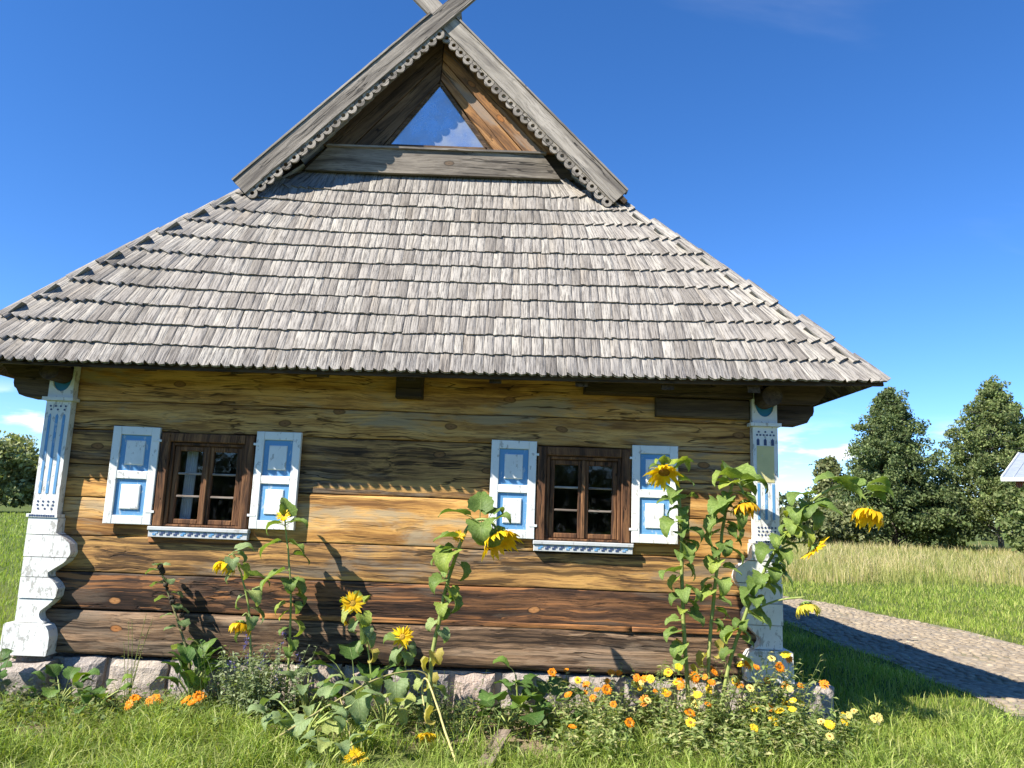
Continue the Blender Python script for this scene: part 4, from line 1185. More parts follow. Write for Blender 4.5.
# right group
sunflower('tall sunflower with open yellow head in front of the rightmost shutter',
          [(1.43, -.50, 0), (1.40, -.5, .5), (1.37, -.50, 1.0), (1.36, -.51, 1.5), (1.33, -.52, 1.82), (1.28, -.54, 1.96), (1.215, -.57, 1.99)],
          [((1.205, -.60, 1.955), (-.12, -.62, -.75), .060, .95, 'petal')],
          [(.90, 20, .14, 'sun', 25), (.93, 200, .10, 'sun', 40), (.80, 15, .13, 'sun', 35), (.77, 195, .14, 'sun', 20), (.72, 330, .10, 'sun', 0), (.66, 240, .13, 'sun', -20), (.60, 30, .12, 'sun', 10),
           (.53, 215, .15, 'sun', -10), (.50, 330, .13, 'sun', -5), (.44, 280, .11, 'sun', -25), (.38, 205, .14, 'sun', 5), (.36, 320, .12, 'sun', -25), (.26, 200, .12, 'sun', -10), (.18, 330, .09, 'dry', -40), (.22, 100, .09, 'dry', -40)], r0=.018)
sunflower('sunflower with drooping amber head hanging before the right corner post',
          [(1.57, -.45, 0), (1.58, -.45, .5), (1.62, -.46, 1.0), (1.68, -.47, 1.45), (1.73, -.48, 1.75), (1.775, -.50, 1.90), (1.82, -.52, 1.87), (1.842, -.53, 1.79)],
          [((1.845, -.54, 1.735), (.10, -.22, -.95), .058, 1.6, 'petal_o')],
          [(.86, 95, .22, 'sun', 40), (.85, 190, .18, 'sun', 25), (.88, 350, .16, 'sun', 15), (.80, 210, .13, 'sun', -15), (.78, 330, .15, 'sun', 0), (.72, 20, .14, 'sun', -20), (.66, 200, .11, 'sun', 10), (.62, 330, .16, 'sun', -25),
           (.55, 225, .16, 'sun', -5), (.52, 300, .15, 'sun', -20), (.46, 200, .12, 'sun', -25), (.40, 330, .14, 'sun', -20), (.33, 280, .13, 'sun', -25), (.30, 210, .11, 'sun', -30), (.2, 340, .10, 'dry', -40), (.16, 200, .09, 'dry', -40)], r0=.016)
sunflower('leaning branched sunflower with a drooping head out beyond the right corner post',
          [(1.62, -.52, 0), (1.70, -.52, .45), (1.82, -.54, .85), (1.97, -.58, 1.22), (2.14, -.64, 1.54), (2.30, -.69, 1.76), (2.47, -.75, 1.88), (2.60, -.78, 1.87), (2.67, -.80, 1.80), (2.685, -.81, 1.745)],
          [((2.69, -.82, 1.705), (-.35, -.25, -.9), .062, 1.5, 'petal'), ((2.31, -.72, 1.425), (.55, -.05, -.55), .045, .2, 'petal'), ((2.245, -.70, 1.005), (.10, -.30, -.95), .050, 1.5, 'petal_pale')],
          [(.84, 10, .17, 'sun', 25), (.80, 195, .13, 'sun', 20), (.78, 70, .12, 'sun', 30), (.86, 330, .15, 'sun', 5), (.90, 20, .12, 'sun', 10), (.70, 190, .15, 'sun', 15), (.66, 330, .14, 'sun', -20), (.58, 205, .17, 'sun', 0), (.54, 330, .16, 'sun', -15), (.50, 20, .12, 'sun', 0),
           (.46, 300, .15, 'sun', -30), (.42, 350, .13, 'sun', 5), (.38, 210, .14, 'sun', -10), (.34, 330, .15, 'sun', -10), (.30, 25, .12, 'sun', -10), (.27, 260, .12, 'sun', -20), (.24, 330, .13, 'sun', -25), (.20, 190, .12, 'sun', -20), (.14, 340, .12, 'sun', -20), (.5, 100, .12, 'sun', 0), (.4, 80, .12, 'sun', 0)], r0=.015,
          extra=(((2.05, -.60, 1.38), (2.29, -.71, 1.46)), ((1.86, -.55, .92), (2.24, -.69, 1.06))))
# middle
sunflower('sunflower with a big nodding yellow head beside the right window\'s left shutter',
          [(-0.503, -0.85, 0), (-0.503, -0.85, 0.487), (-0.46, -0.85, 0.826), (-0.416, -0.85, 1.068), (-0.348, -0.869, 1.324), (-0.266, -0.898, 1.508), (-0.165, -0.928, 1.547), (-0.092, -0.957, 1.508), (-0.074, -0.966, 1.469)],
          [((-0.06, -0.976, 1.421), (.42, -.50, -.68), .068, 1.15, 'petal'), ((-0.344, -0.908, 1.416), (-.1, -.8, .3), .018, .5, 'petal')],
          [(.70, 90, .16, 'sun', 50), (.66, 190, .17, 'sun', 10), (.72, 270, .17, 'sun', -35), (.80, 60, .14, 'sun', 30), (.86, 330, .11, 'sun', 25), (.84, 280, .14, 'sun', -55), (.54, 200, .13, 'sun', -5), (.50, 235, .17, 'sun', -30), (.46, 330, .12, 'sun', -45),
           (.40, 215, .12, 'sun', -20), (.36, 330, .13, 'sun', -50), (.32, 270, .09, 'sun', -40), (.26, 220, .09, 'pale', -30), (.22, 330, .09, 'pale', -50), (.16, 300, .09, 'dry', -50), (.14, 200, .08, 'dry', -50)], r0=.017)
sunflower('slim sunflower with a small half-open bud before the left window\'s right shutter',
          [(-1.66, -.30, 0), (-1.665, -.3, .5), (-1.69, -.30, .9), (-1.74, -.30, 1.25), (-1.79, -.31, 1.49)],
          [((-1.793, -.33, 1.51), (0, -.7, .5), .022, .3, 'petal')],
          [(.97, 120, .14, 'sun', 55), (.93, 200, .12, 'sun', -5), (.9, 350, .13, 'sun', 10), (.80, 195, .16, 'sun', -20), (.78, 330, .12, 'sun', -25), (.70, 20, .12, 'sun', -10), (.62, 220, .17, 'sun', -30), (.60, 330, .12, 'sun', -35), (.5, 20, .11, 'sun', -30), (.45, 200, .10, 'sun', -30), (.38, 340, .11, 'sun', -40), (.28, 300, .09, 'sun', -40)], r0=.011)
sunflower('limp sunflower with two shrivelled hanging heads below the left window',
          [(-1.94, -.35, 0), (-1.95, -.35, .45), (-2.0, -.35, .80), (-2.08, -.35, 1.05), (-2.15, -.36, 1.19), (-2.185, -.37, 1.185)],
          [((-2.195, -.38, 1.125), (-.20, -.4, -.9), .048, 1.5, 'petal'), ((-2.035, -.38, .675), (-.05, -.35, -.95), .048, 1.6, 'petal')],
          [(.9, 20, .13, 'pale', 20), (.85, 350, .10, 'pale', -10), (.8, 280, .10, 'pale', -50), (.7, 330, .11, 'sun', -40), (.64, 200, .10, 'pale', -40), (.56, 10, .15, 'pale', -5), (.5, 330, .13, 'pale', -30), (.48, 180, .10, 'pale', -50), (.4, 20, .12, 'pale', -40), (.36, 300, .10, 'pale', -50), (.3, 190, .10, 'pale', -40)], r0=.010,
          extra=(((-1.98, -.35, .72), (-2.035, -.37, .73)),))
sunflower('short sunflower with a small head and wilted leaves left of the wall\'s middle',
          [(-1.0, -.35, 0), (-1.01, -.35, .35), (-1.06, -.35, .58), (-1.13, -.35, .78), (-1.175, -.36, .87)],
          [((-1.18, -.38, .86), (.15, -.85, .15), .034, .1, 'petal'), ((-1.235, -.36, .72), (-.5, -.4, -.5), .016, .4, 'petal')],
          [(.97, 60, .11, 'sun', 20), (.95, 160, .09, 'sun', 10), (.86, 200, .11, 'pale', -50), (.8, 330, .11, 'sun', -50), (.72, 220, .10, 'pale', -55), (.66, 300, .12, 'pale', -60), (.58, 330, .10, 'pale', -50), (.5, 200, .09, 'pale', -50), (.4, 330, .08, 'dry', -50)], r0=.009)
sunflower('lowest small sunflower with open yellow head against the dark lower logs',
          [(-.72, -.35, 0), (-.74, -.35, .35), (-.755, -.36, .52), (-.775, -.37, .62)],
          [((-.777, -.39, .625), (.05, -.95, .12), .032, .05, 'petal')],
          [(.9, 190, .11, 'sun', 0), (.86, 340, .10, 'pale', -40), (.8, 230, .11, 'pale', -50), (.72, 310, .11, 'pale', -60), (.6, 200, .08, 'pale', -50)], r0=.008)
# broken yellowed stalks in front
sunflower('broken yellow stalk arching over the big pale leaves, bent sunflower bloom at its end',
          [(-.25, -1.40, 0), (-.33, -1.25, .12), (-.42, -1.08, .27), (-.52, -.9, .42), (-.56, -.86, .36), (-.50, -1.02, .16)],
          [((-.485, -1.08, .105), (.05, -.5, -.8), .034, .75, 'petal')],
          [(.4, 200, .09, 'dry', -40), (.55, 30, .10, 'pale', -30), (.65, 200, .08, 'pale', -50)], r0=.009, stemmat='stalk_dry')
sunflower('long yellow stalk leaning up from the lower left across the pale leaves',
          [(-1.70, -1.62, -.02), (-1.40, -1.35, .14), (-1.10, -1.02, .30), (-.86, -.78, .40), (-.62, -.62, .42), (-.5, -.58, .34)],
          [((-.905, -1.42, .03), (0, -.7, .5), .030, .2, 'petal')],
          [(.3, 240, .13, 'pale', -30), (.45, 300, .16, 'pale', -50), (.55, 80, .14, 'pale', -20), (.65, 290, .15, 'pale', -60), (.75, 30, .11, 'pale', -40), (.85, 310, .10, 'dry', -50)], r0=.009, stemmat='stalk_dry',
          extra=(((-1.1, -1.02, .3), (-.91, -1.40, .035)),))
sunflower('dry seed stalk with dark curled leaves left of the left window sill',
          [(-2.44, -.22, 0), (-2.47, -.22, .35), (-2.60, -.2, .65), (-2.72, -.19, .9), (-2.80, -.19, 1.08)],
          [], [(.95, a, .05, 'small', 20) for a in (10, 130, 250)] + [(s_, 180 + 160 * (i % 2) + random.uniform(-25, 25), .075, 'small', -10) for i, s_ in enumerate([.9, .85, .78, .72, .66, .6, .55, .5, .45, .38, .33])] + [(s_, 330, .06, 'small', -20) for s_ in (.82, .63, .52)], r0=.012, stemmat='stem_dark', cat='plant', name='hollyhock', group=None)

hollyhock = bpy.data.objects['hollyhock']
pod = MB()
for i, (r_, z_) in enumerate([(.004, -.016), (.014, -.010), (.018, 0), (.014, .010), (.004, .016)]):
    pod.v += [(r_ * math.cos(2 * math.pi * k / 7), r_ * math.sin(2 * math.pi * k / 7), z_) for k in range(7)]
for i in range(4):
    for k in range(7): pod.f.append((i * 7 + k, i * 7 + (k + 1) % 7, (i + 1) * 7 + (k + 1) % 7, (i + 1) * 7 + k)); pod.mi.append(0)
podm = pod.mesh('seed_pod', M['pod'], smooth=True)
for i, (px_, pz_) in enumerate([(-2.80, 1.075), (-2.785, 1.05), (-2.775, 1.07), (-2.76, 1.03), (-2.74, .97), (-2.71, .93), (-2.705, .90), (-2.67, .83), (-2.655, .80), (-2.62, .74), (-2.59, .70), (-2.545, .60)]):
    link('seed_pod', podm, hollyhock, Vector((px_ + random.uniform(-.012, .022), -.205 - .012 * (i % 3), pz_)) - Vector((-2.44, -.22, 0)), Quaternion((1, 0, 0), random.uniform(0, 1.5)), (random.uniform(.9, 1.5),) * 3)
# broad-leaved plants in the bed
def leafy(name, label, base, n, size, h, kind, spread=.12, cat='plant', group='broad-leaved plants in the flower bed', pitch=(5, 60)):
    t = thing(name, base, label, cat, group)
    b = Vector(base); mb = MB()
    for i in range(n):
        az = 2.4 * i + random.uniform(-.4, .4); rr = spread * random.uniform(.3, 1); hh = h * random.uniform(.25, 1.0)
        p = b + Vector((rr * math.cos(az), rr * math.sin(az), hh))
        mb.tube(catmull([b, b + Vector((rr * .35 * math.cos(az), rr * .35 * math.sin(az), hh * .6)), p], 3), .007, 4, cap=False)
        put_leaf(t, b, p, az, size * random.uniform(.7, 1.2), kind, rad(random.uniform(*pitch)), random.uniform(-.3, .3))
    mb.build('stalks', M['stem'], t, b, True)
    return t
leafy('dock_plant', 'lush green dock with upright leaves below the left window', (-2.40, -.30, 0), 15, .24, .30, 'dock', .12, pitch=(30, 75))
leafy('mallow_plant', 'dark round-leaved plant by the stones under the wall\'s middle', (-1.10, -.33, 0), 11, .155, .34, 'broad', .20, pitch=(0, 50))
leafy('mallow_plant', 'big pale limp-leaved plant at the bottom edge left of the arching stalk', (-1.30, -1.12, 0), 14, .15, .30, 'pale', .30, pitch=(-20, 50))
leafy('mallow_plant', 'pale drooping large-leaved plant just behind the arching yellow stalk', (-.82, -.80, 0), 13, .15, .36, 'pale', .22, pitch=(-30, 40))
leafy('mallow_plant', 'large pale plant cut by the bottom edge, below the long leaning stalk', (-1.05, -1.5, 0), 10, .14, .20, 'pale', .26, pitch=(-20, 50))
leafy('mallow_plant', 'dark leafy plant right behind the loose plank', (.06, -.50, 0), 11, .17, .20, 'broad', .18, pitch=(-10, 40))
leafy('mallow_plant', 'single-stemmed plant with a dark leaf tuft against the foundation stones', (.14, -.20, 0), 7, .13, .36, 'broad', .07, pitch=(0, 50))
leafy('mallow_plant', 'low weedy plant under the left corner post', (-3.95, -.45, 0), 12, .11, .28, 'broad', .16, pitch=(0, 60))
leafy('mallow_plant', 'leafy weed between the left post and the dock', (-3.35, -.40, 0), 10, .11, .20, 'broad', .18, pitch=(0, 60))
leafy('mallow_plant', 'small leafy weed in front of the foundation under the left shutter', (-3.02, -.52, 0), 9, .09, .20, 'broad', .16, pitch=(0, 60))
leafy('mallow_plant', 'pale leafy plant right of the grey sage bush', (-1.45, -.50, 0), 11, .15, .30, 'pale', .18, pitch=(-20, 50))
leafy('mallow_plant', 'leafy green plant left of the orange calendulas', (.35, -.52, 0), 11, .13, .24, 'broad', .16, pitch=(-10, 50))

# fine-leaved plants: numpy leaf sprays
def spray(n_stem, h, spread, leaf, per, cols, seed, lean=.25, width=.28, upright=.6):
    r = np.random.default_rng(seed); V = []; Fc = []; C = []; off = 0
    mbv = []; tips = []
    for i in range(n_stem):
        az = r.uniform(0, 6.283); L = h * r.uniform(.55, 1.0); o = np.array([r.normal(0, spread * .35), r.normal(0, spread * .35), 0])
        d = np.array([math.cos(az) * lean * r.uniform(.3, 1.3), math.sin(az) * lean * r.uniform(.3, 1.3), 1.0]); d /= np.linalg.norm(d)
        bend = np.array([math.cos(az), math.sin(az), -.3]) * lean * .6
        ts = np.linspace(0, 1, 5); P = o + np.outer(ts * L, d) + np.outer(ts ** 2 * L, bend)
        tips.append(P[-1])
        # stem: a thin 3-sided tube
        for k in range(5):
            for q in range(3):
                a = 2.094 * q; w = .0035 * (1 - .5 * ts[k])
                V.append(P[k] + np.array([math.cos(a) * w, math.sin(a) * w, 0])); C.append(np.array(cols[0]) * 1.1)
        for k in range(4):
            for q in range(3):
                a = off + k * 3 + q; b = off + k * 3 + (q + 1) % 3
                Fc += [(a, b, b + 3), (a, b + 3, a + 3)]
        off += 15
        for k in range(per):
            t = r.uniform(.12, 1.0); p = o + t * L * d + t * t * L * bend; a2 = r.uniform(0, 6.283); el = r.uniform(-.4, 1.0) * upright
            D = np.array([math.cos(a2) * math.cos(el), math.sin(a2) * math.cos(el), math.sin(el)]); S = np.cross(D, [0, 0, 1.0]); S /= np.linalg.norm(S) + 1e-9
            S = S + np.array([0, 0, r.uniform(-.6, .6)])
            l = leaf * r.uniform(.55, 1.15) * (1 - .35 * t); w = l * width
            c = np.array(cols[r.integers(len(cols))]) * r.uniform(.75, 1.25)
            q = [p, p + D * l * .45 + S * w, p + D * l * .5 - np.array([0, 0, l * .05]), p + D * l * .45 - S * w, p + D * l - np.array([0, 0, l * .25])]
            V += q; C += [c] * 5
            Fc += [(off, off + 1, off + 2), (off, off + 2, off + 3), (off + 2, off + 1, off + 4), (off + 2, off + 4, off + 3)]; off += 5
    return np.array(V), np.array(Fc), np.array(C), tips
# calendulas
def cal_flower(mat, seed, dbl):
    rr = random.Random(seed); mb = MB(); n = 15
    for ring in range(2):
        for k in range(n):
            a = 2 * math.pi * (k + .5 * ring) / n + rr.uniform(-.1, .1); c, s = math.cos(a), math.sin(a); L = 1.0 * (1 - .22 * ring) * rr.uniform(.88, 1.08); up_ = .14 + .16 * ring + rr.uniform(-.1, .1)
            w = .15
            pts = [(.2, .0, w * .6), (.62, up_ * .7, w), (L, up_ * .6, w * .75)]
            vs = []
            for r_, z_, ww in pts:
                for sg in (-1, 1): vs.append((c * r_ - s * ww * sg, s * r_ + c * ww * sg, z_))
            mb.add(vs, [(0, 1, 3, 2), (2, 3, 5, 4)], 0)
    N = 10
    mb.add([(0, 0, .2)] + [(.32 * math.cos(2 * math.pi * k / N), .32 * math.sin(2 * math.pi * k / N), .12) for k in range(N)], [(0, 1 + k, 1 + (k + 1) % N) for k in range(N)], 1)
    mb.add([(0, 0, -.3)] + [(.36 * math.cos(2 * math.pi * k / N), .36 * math.sin(2 * math.pi * k / N), .0) for k in range(N)], [(0, 1 + (k + 1) % N, 1 + k) for k in range(N)], 2)
    return mb.mesh('flower', [mat, M['disc'] if dbl else mat, M['calyx']])
CALF = {c: [cal_flower(M[c], 5 * i + j, j == 1 and c != 'cal_deep') for j in range(2)] for i, c in enumerate(('cal_orange', 'cal_deep', 'cal_yellow', 'cal_pale'))}
CALCOL = [(.20, .27, .08), (.29, .36, .12), (.36, .41, .16), (.46, .44, .21)]
def calendula(label, base, h, n_stem, flowers, seed, spread=.18, size=.036, cat='calendula'):
    t = thing('calendula', base, label, cat, 'calendulas in the flower bed')
    V, Fc, C, tips = spray(int(n_stem * 1.3), h * (1.3 if h > .2 else 1), spread * 1.2, .09, 14, CALCOL, seed, lean=.32, width=.17)
    link('foliage', npmesh('foliage', V, Fc, M['green'], C), t)
    rr = random.Random(seed)
    order = list(range(len(tips))); rr.shuffle(order)
    flowers = list(flowers) + ([rr.choice(flowers) for _ in range(2)] if len(flowers) > 3 else [])
    for i, col in zip(order, flowers):
        p = Vector(tips[i]) + Vector((0, 0, .008))
        f = Vector((rr.uniform(-.5, .3), rr.uniform(-1.0, -.25), rr.uniform(.35, 1.0)))
        link('flower', rr.choice(CALF[col]), t, p, f.normalized().to_track_quat('Z', 'Y'), (size * rr.uniform(.62, 1.22),) * 3)
    return t
o_, d_, y_, p_ = 'cal_orange', 'cal_deep', 'cal_yellow', 'cal_pale'
calendula('leftmost small calendula with one orange flower, by the foundation stones', (-2.98, -.42, 0), .17, 6, [o_], 1, .10, .042)
calendula('low calendula with four orange flowers just left of the dock', (-2.62, -.48, 0), .15, 9, [o_, o_, o_, o_], 2, .20, .042)
calendula('low calendula with orange flowers in front of the dock\'s right side', (-2.32, -.52, 0), .17, 9, [o_, o_, o_], 3, .14, .042)
calendula('leftmost orange calendula of the large patch, right of the plank', (.56, -.50, 0), .38, 20, [o_, o_, o_, d_, y_], 4)
calendula('calendula of the large patch with deep orange flowers under the right window', (.86, -.55, 0), .34, 22, [o_, d_, d_, p_, o_], 5)
calendula('low front calendula with orange blooms at the patch\'s left end', (.74, -.82, 0), .30, 24, [o_, o_, d_], 6, .22)
calendula('calendula left of the tall sunflower stems, mostly small yellow flowers', (1.14, -.42, 0), .42, 22, [y_, p_, y_, d_, y_], 7)
calendula('yellow calendula at the foot of the tall sunflower stem', (1.36, -.66, 0), .36, 24, [y_, y_, p_, o_], 8)
calendula('bushy calendula with clustered orange flowers between the sunflower stems', (1.58, -.58, 0), .44, 26, [o_, o_, y_, o_, d_, y_], 9)
calendula('calendula with orange and pale flowers before the right post\'s foot', (1.86, -.56, 0), .54, 26, [d_, o_, p_, y_, o_, d_], 10)
calendula('calendula with orange flowers nearest the right post\'s outer corner', (2.12, -.50, 0), .54, 24, [o_, d_, p_, o_, d_], 11)
calendula('front calendula with round yellow blooms below the leaning sunflower', (1.78, -.86, 0), .34, 26, [y_, y_, o_, y_], 12, .22)
calendula('front middle calendula with few yellow and orange blooms', (1.25, -.98, 0), .28, 26, [y_, o_, o_], 13, .24)
calendula('sprawling pale yellow calendula at the bed\'s right end', (2.20, -.80, 0), .36, 24, [p_, y_, p_, y_], 14, .22)
calendula('rightmost calendula with pale yellow flowers leaning over the lawn', (2.48, -.72, 0), .28, 14, [p_, y_, p_, y_], 15, .12)
calendula('calendula without many flowers at the bottom edge, front left of the patch', (.62, -1.12, 0), .24, 22, [o_, d_], 16, .26)
calendula('green calendula clump at the bottom edge below the sunflower stems', (1.55, -1.18, 0), .24, 24, [y_], 17, .28)
calendula('green calendula clump at the bottom edge right of the sunflower stems', (2.05, -1.10, 0), .26, 22, [p_, y_], 18, .26)
# grey sage bush with violet spikes
def sage():
    base = (-1.84, -.42, 0)
    t = thing('sage_bush', base, 'grey-green sage bush with small violet spikes under the left window\'s right shutter', 'bush')
    V, Fc, C, tips = spray(105, .60, .36, .07, 24, [(.28, .33, .18), (.36, .40, .24), (.22, .28, .13)], 77, lean=.22, width=.2)
    link('foliage', npmesh('foliage', V, Fc, M['green'], C), t)
    r = np.random.default_rng(3); VV = []; FF = []; CC = []; off = 0
    for tp in tips[:16]:
        for k in range(14):
            p = np.array(tp) + r.normal(0, .009, 3) + np.array([0, 0, r.uniform(-.02, .09)]); s_ = .008
            a, b, c = r.normal(0, s_, (3, 3)); VV += [p + a, p + b, p + c]; FF.append((off, off + 1, off + 2)); off += 3; CC += [(.14, .12, .34)] * 3
    link('violet_spikes', npmesh('violet_spikes', VV, FF, M['green'], CC), t)['kind'] = 'stuff'
sage()
def weed(label, base, h, n, seed, cols, leaf=.05, per=8, lean=.15, name='weed', cat='weed', spread=.05):
    t = thing(name, base, label, cat)
    V, Fc, C, tips = spray(n, h, spread, leaf, per, cols, seed, lean=lean, width=.12)
    link('foliage', npmesh('foliage', V, Fc, M['green'], C), t)
pale = [(.24, .27, .10), (.30, .32, .13)]
weed('thin pale weed with fine branches before the lower left logs', (-2.93, -.22, 0), .82, 7, 31, pale, .045, 12, .10)
weed('thin dry weed stalk in front of the left post\'s foot', (-3.78, -.5, 0), .62, 4, 32, [(.22, .22, .09)], .04, 9, .08)
weed('tangled weed at the foot of the big nodding sunflower', (-.46, -.38, 0), .40, 34, 33, [(.11, .17, .06), (.17, .23, .09), (.26, .28, .11)], .06, 11, .3, spread=.28)
weed('tangle of weeds left of the loose plank', (-.42, -.72, 0), .30, 40, 34, [(.10, .16, .05), (.15, .21, .08), (.25, .26, .10)], .055, 11, .4, spread=.34)
weed('wispy dry weed between the tall sunflower stems', (1.70, -.36, 0), .62, 10, 35, [(.36, .34, .15), (.30, .30, .12)], .05, 8, .22, spread=.12)
weed('dark upright weed stalk standing alone on the verge across the path', (10.2, 15.3, 0), .95, 5, 36, [(.10, .11, .04), (.14, .13, .05)], .10, 16, .12, spread=.12)
weed('weed clump hanging below the dry seed stalk', (-2.22, -.36, 0), .52, 22, 37, [(.12, .17, .06), (.16, .20, .08)], .045, 12, .15, spread=.14)
# loose plank on the soil
pl = MB().bbox((-.048, -.34, 0), (.048, .34, .028), .004).build('plank', M['plank'])
pl.location = (-.02, -1.10, .035); pl.rotation_euler = (rad(2), rad(-3), rad(-10))
tag(pl, 'weathered grey plank lying on the bare soil at the bed\'s edge', 'plank')

# ------------------------------------------------------------------ grass
def blades(pos, h, w, cols, lean, seed):
    r = np.random.default_rng(seed); n = len(pos)
    az = r.uniform(0, 6.283, n); az2 = r.uniform(0, 6.283, n)
    S = np.stack([np.cos(az), np.sin(az), np.zeros(n)], 1) * (w * .5)[:, None]
    Ld = np.stack([np.cos(az2), np.sin(az2), np.zeros(n)], 1)
    ln = lean * r.uniform(.2, 1.4, n)
    mid = pos + np.stack([np.zeros(n), np.zeros(n), h * .55], 1) + Ld * (h * ln * .32)[:, None]
    tip = pos + np.stack([np.zeros(n), np.zeros(n), h * (1 - .35 * np.minimum(ln, 1.2))], 1) + Ld * (h * ln)[:, None]
    V = np.stack([pos - S, pos + S, mid - S * .8, mid + S * .8, tip], 1).reshape(-1, 3)
    b = np.arange(n)[:, None] * 5
    Fc = np.concatenate([b + np.array([[0, 1, 3]]), b + np.array([[0, 3, 2]]), b + np.array([[2, 3, 4]])], 0)
    C = np.repeat(cols, 5, axis=0)
    return V, Fc, C
def pick(n, palette, seed, jit=.2):
    r = np.random.default_rng(seed); p = np.array(palette)
    return p[r.integers(0, len(p), n)] * r.uniform(1 - jit, 1 + jit, (n, 1))
LAWN = [(.20, .285, .045), (.27, .36, .065), (.35, .43, .09), (.16, .22, .035), (.40, .42, .14)]
def tuft_noise(x, y, s): return np.array([pn(a * s, b * s) for a, b in zip(x, y)])
def lawn():
    r = np.random.default_rng(5)
    n = 105000
    x = r.uniform(-5.8, 5.8, n); y = r.uniform(-2.9, .2, n)
    inside = (x > -3.9) & (x < 2.3) & (y > 0)
    bed = (x > -3.7) & (x < 2.55)
    edge = -.82 + .16 * np.sin(x * 2.1) + .12 * np.sin(x * 5.3 + 1)
    edge = np.where(x < -1.9, edge + .30, edge); edge = np.where((x > -.35) & (x < .45), edge - .42, edge)
    keep = ~inside & (~bed | (y < edge + r.normal(0, .10, n)) | (r.uniform(0, 1, n) < .16))
    keep &= path_d(x, y) > -.5 * r.uniform(0, 1, n) ** 2.5
    x, y = x[keep], y[keep]
    tn = tuft_noise(x, y, 2.3); t2 = tuft_noise(x + 9, y, 6.0)
    k2 = r.uniform(0, 1, len(x)) < np.clip(.75 + 1.0 * tn + .7 * t2, .12, 1)
    x, y, tn, t2 = x[k2], y[k2], tn[k2], t2[k2]
    n = len(x)
    h = (.12 + .11 * np.clip(tn + .3, 0, 1) + .05 * t2) * r.uniform(.5, 1.35, n)
    C = pick(n, LAWN, 6); C *= (1 + .35 * tn[:, None])
    V, Fc, C = blades(np.stack([x, y, gzz(x, y) - .005], 1), h, r.uniform(.0045, .0095, n), C, 1.15, 7)
    o = link('lawn_grass', npmesh('lawn_grass', V, Fc, M['grass'], C)); tag(o, 'long tangled bright green lawn grass in front of the cottage', 'grass', kind='stuff')
lawn()
def verge():
    r = np.random.default_rng(8); n = 150000
    # even density on screen: log distance from the viewer
    d = np.exp(r.uniform(math.log(6.5), math.log(46), n)); a = r.uniform(.14, .95, n)
    x = d * np.sin(a); y = -6.6 + d * np.cos(a)
    pd = path_d(x, y)
    meadow_y = 15.2 + .25 * (x - 10)
    k = (x > 2.35) & ((pd > -.55 * r.uniform(0, 1, n) ** 2.5) | ((r.uniform(0, 1, n) < .05) & (tuft_noise(x, y, .9) > .05))) & (y > -.9)
    k &= ~((x < 2.9) & (y > 9.6)) & (y < meadow_y + r.normal(0, .8, n))
    x, y, d, pd = x[k], y[k], d[k], pd[k]; n = len(x)
    tn = tuft_noise(x, y, 1.1)
    h = (.075 + .05 * np.clip(tn + .2, 0, 1)) * r.uniform(.6, 1.4, n) * (1 + .012 * d) * np.where(pd < 0, .4, np.where(pd < .3, .7, 1))
    C = pick(n, [(.19, .28, .038), (.25, .33, .05), (.32, .39, .07), (.42, .43, .13)], 9) * (1 + .3 * tn[:, None])
    V, Fc, C = blades(np.stack([x, y, gzz(x, y) - .005], 1), h, .0055 * (d / 7) ** .8 * r.uniform(.7, 1.3, n), C, .6, 10)
    o = link('verge_grass', npmesh('verge_grass', V, Fc, M['grass'], C)); tag(o, 'short mown green grass along both sides of the path', 'grass', kind='stuff')
    n = 90000
    d = np.exp(r.uniform(math.log(17), math.log(75), n)); a = r.uniform(.10, .95, n)
    x = d * np.sin(a); y = -6.6 + d * np.cos(a)
    k = (y > 15.2 + .25 * (x - 10) + r.normal(0, .6, n)) & (path_d(x, y) > .5)
    x, y, d = x[k], y[k], d[k]; n = len(x)
    tn = tuft_noise(x, y, .35); t2 = tuft_noise(x + 5, y, 1.3)
    h = (.52 + .28 * tn + .25 * t2) * r.uniform(.55, 1.3, n)
    pal = pick(n, [(.50, .41, .19), (.58, .49, .25), (.42, .37, .15), (.28, .31, .08), (.62, .51, .30)], 12)
    gr = pick(n, [(.26, .31, .07), (.34, .36, .10)], 13)
    mixf = np.clip(.62 + 1.6 * tn + .8 * t2, 0, 1)[:, None]
    C = pal * mixf + gr * (1 - mixf)
    V, Fc, C = blades(np.stack([x, y, np.zeros(n)], 1), h, .0075 * (d / 12) * r.uniform(.6, 1.3, n), C, .35, 14)
    o = link('meadow_grass', npmesh('meadow_grass', V, Fc, M['grass'], C)); tag(o, 'tall straw-coloured meadow grass below the right-hand trees', 'grass', kind='stuff')
    # field on the left of the house
    n = 60000
    d = np.exp(r.uniform(math.log(7), math.log(85), n)); a = -r.uniform(.42, 1.0, n)
    x = d * np.sin(a); y = -6.6 + d * np.cos(a)
    k = (x < -4.0) & (y > -.3)
    x, y, d = x[k], y[k], d[k]; n = len(x); tn = tuft_noise(x, y, .5)
    h = .10 * r.uniform(.5, 1.4, n) * (1 + .012 * d)
    C = pick(n, [(.22, .32, .042), (.28, .37, .06), (.34, .40, .08)], 16) * (1 + .25 * tn[:, None])
    V, Fc, C = blades(np.stack([x, y, gzz(x, y) - .005], 1), h, .006 * (d / 8) ** .9 * r.uniform(.7, 1.3, n), C, .6, 17)
    o = link('field_grass', npmesh('field_grass', V, Fc, M['grass'], C)); tag(o, 'even bright green field grass left of the cottage', 'grass', kind='stuff')
verge()
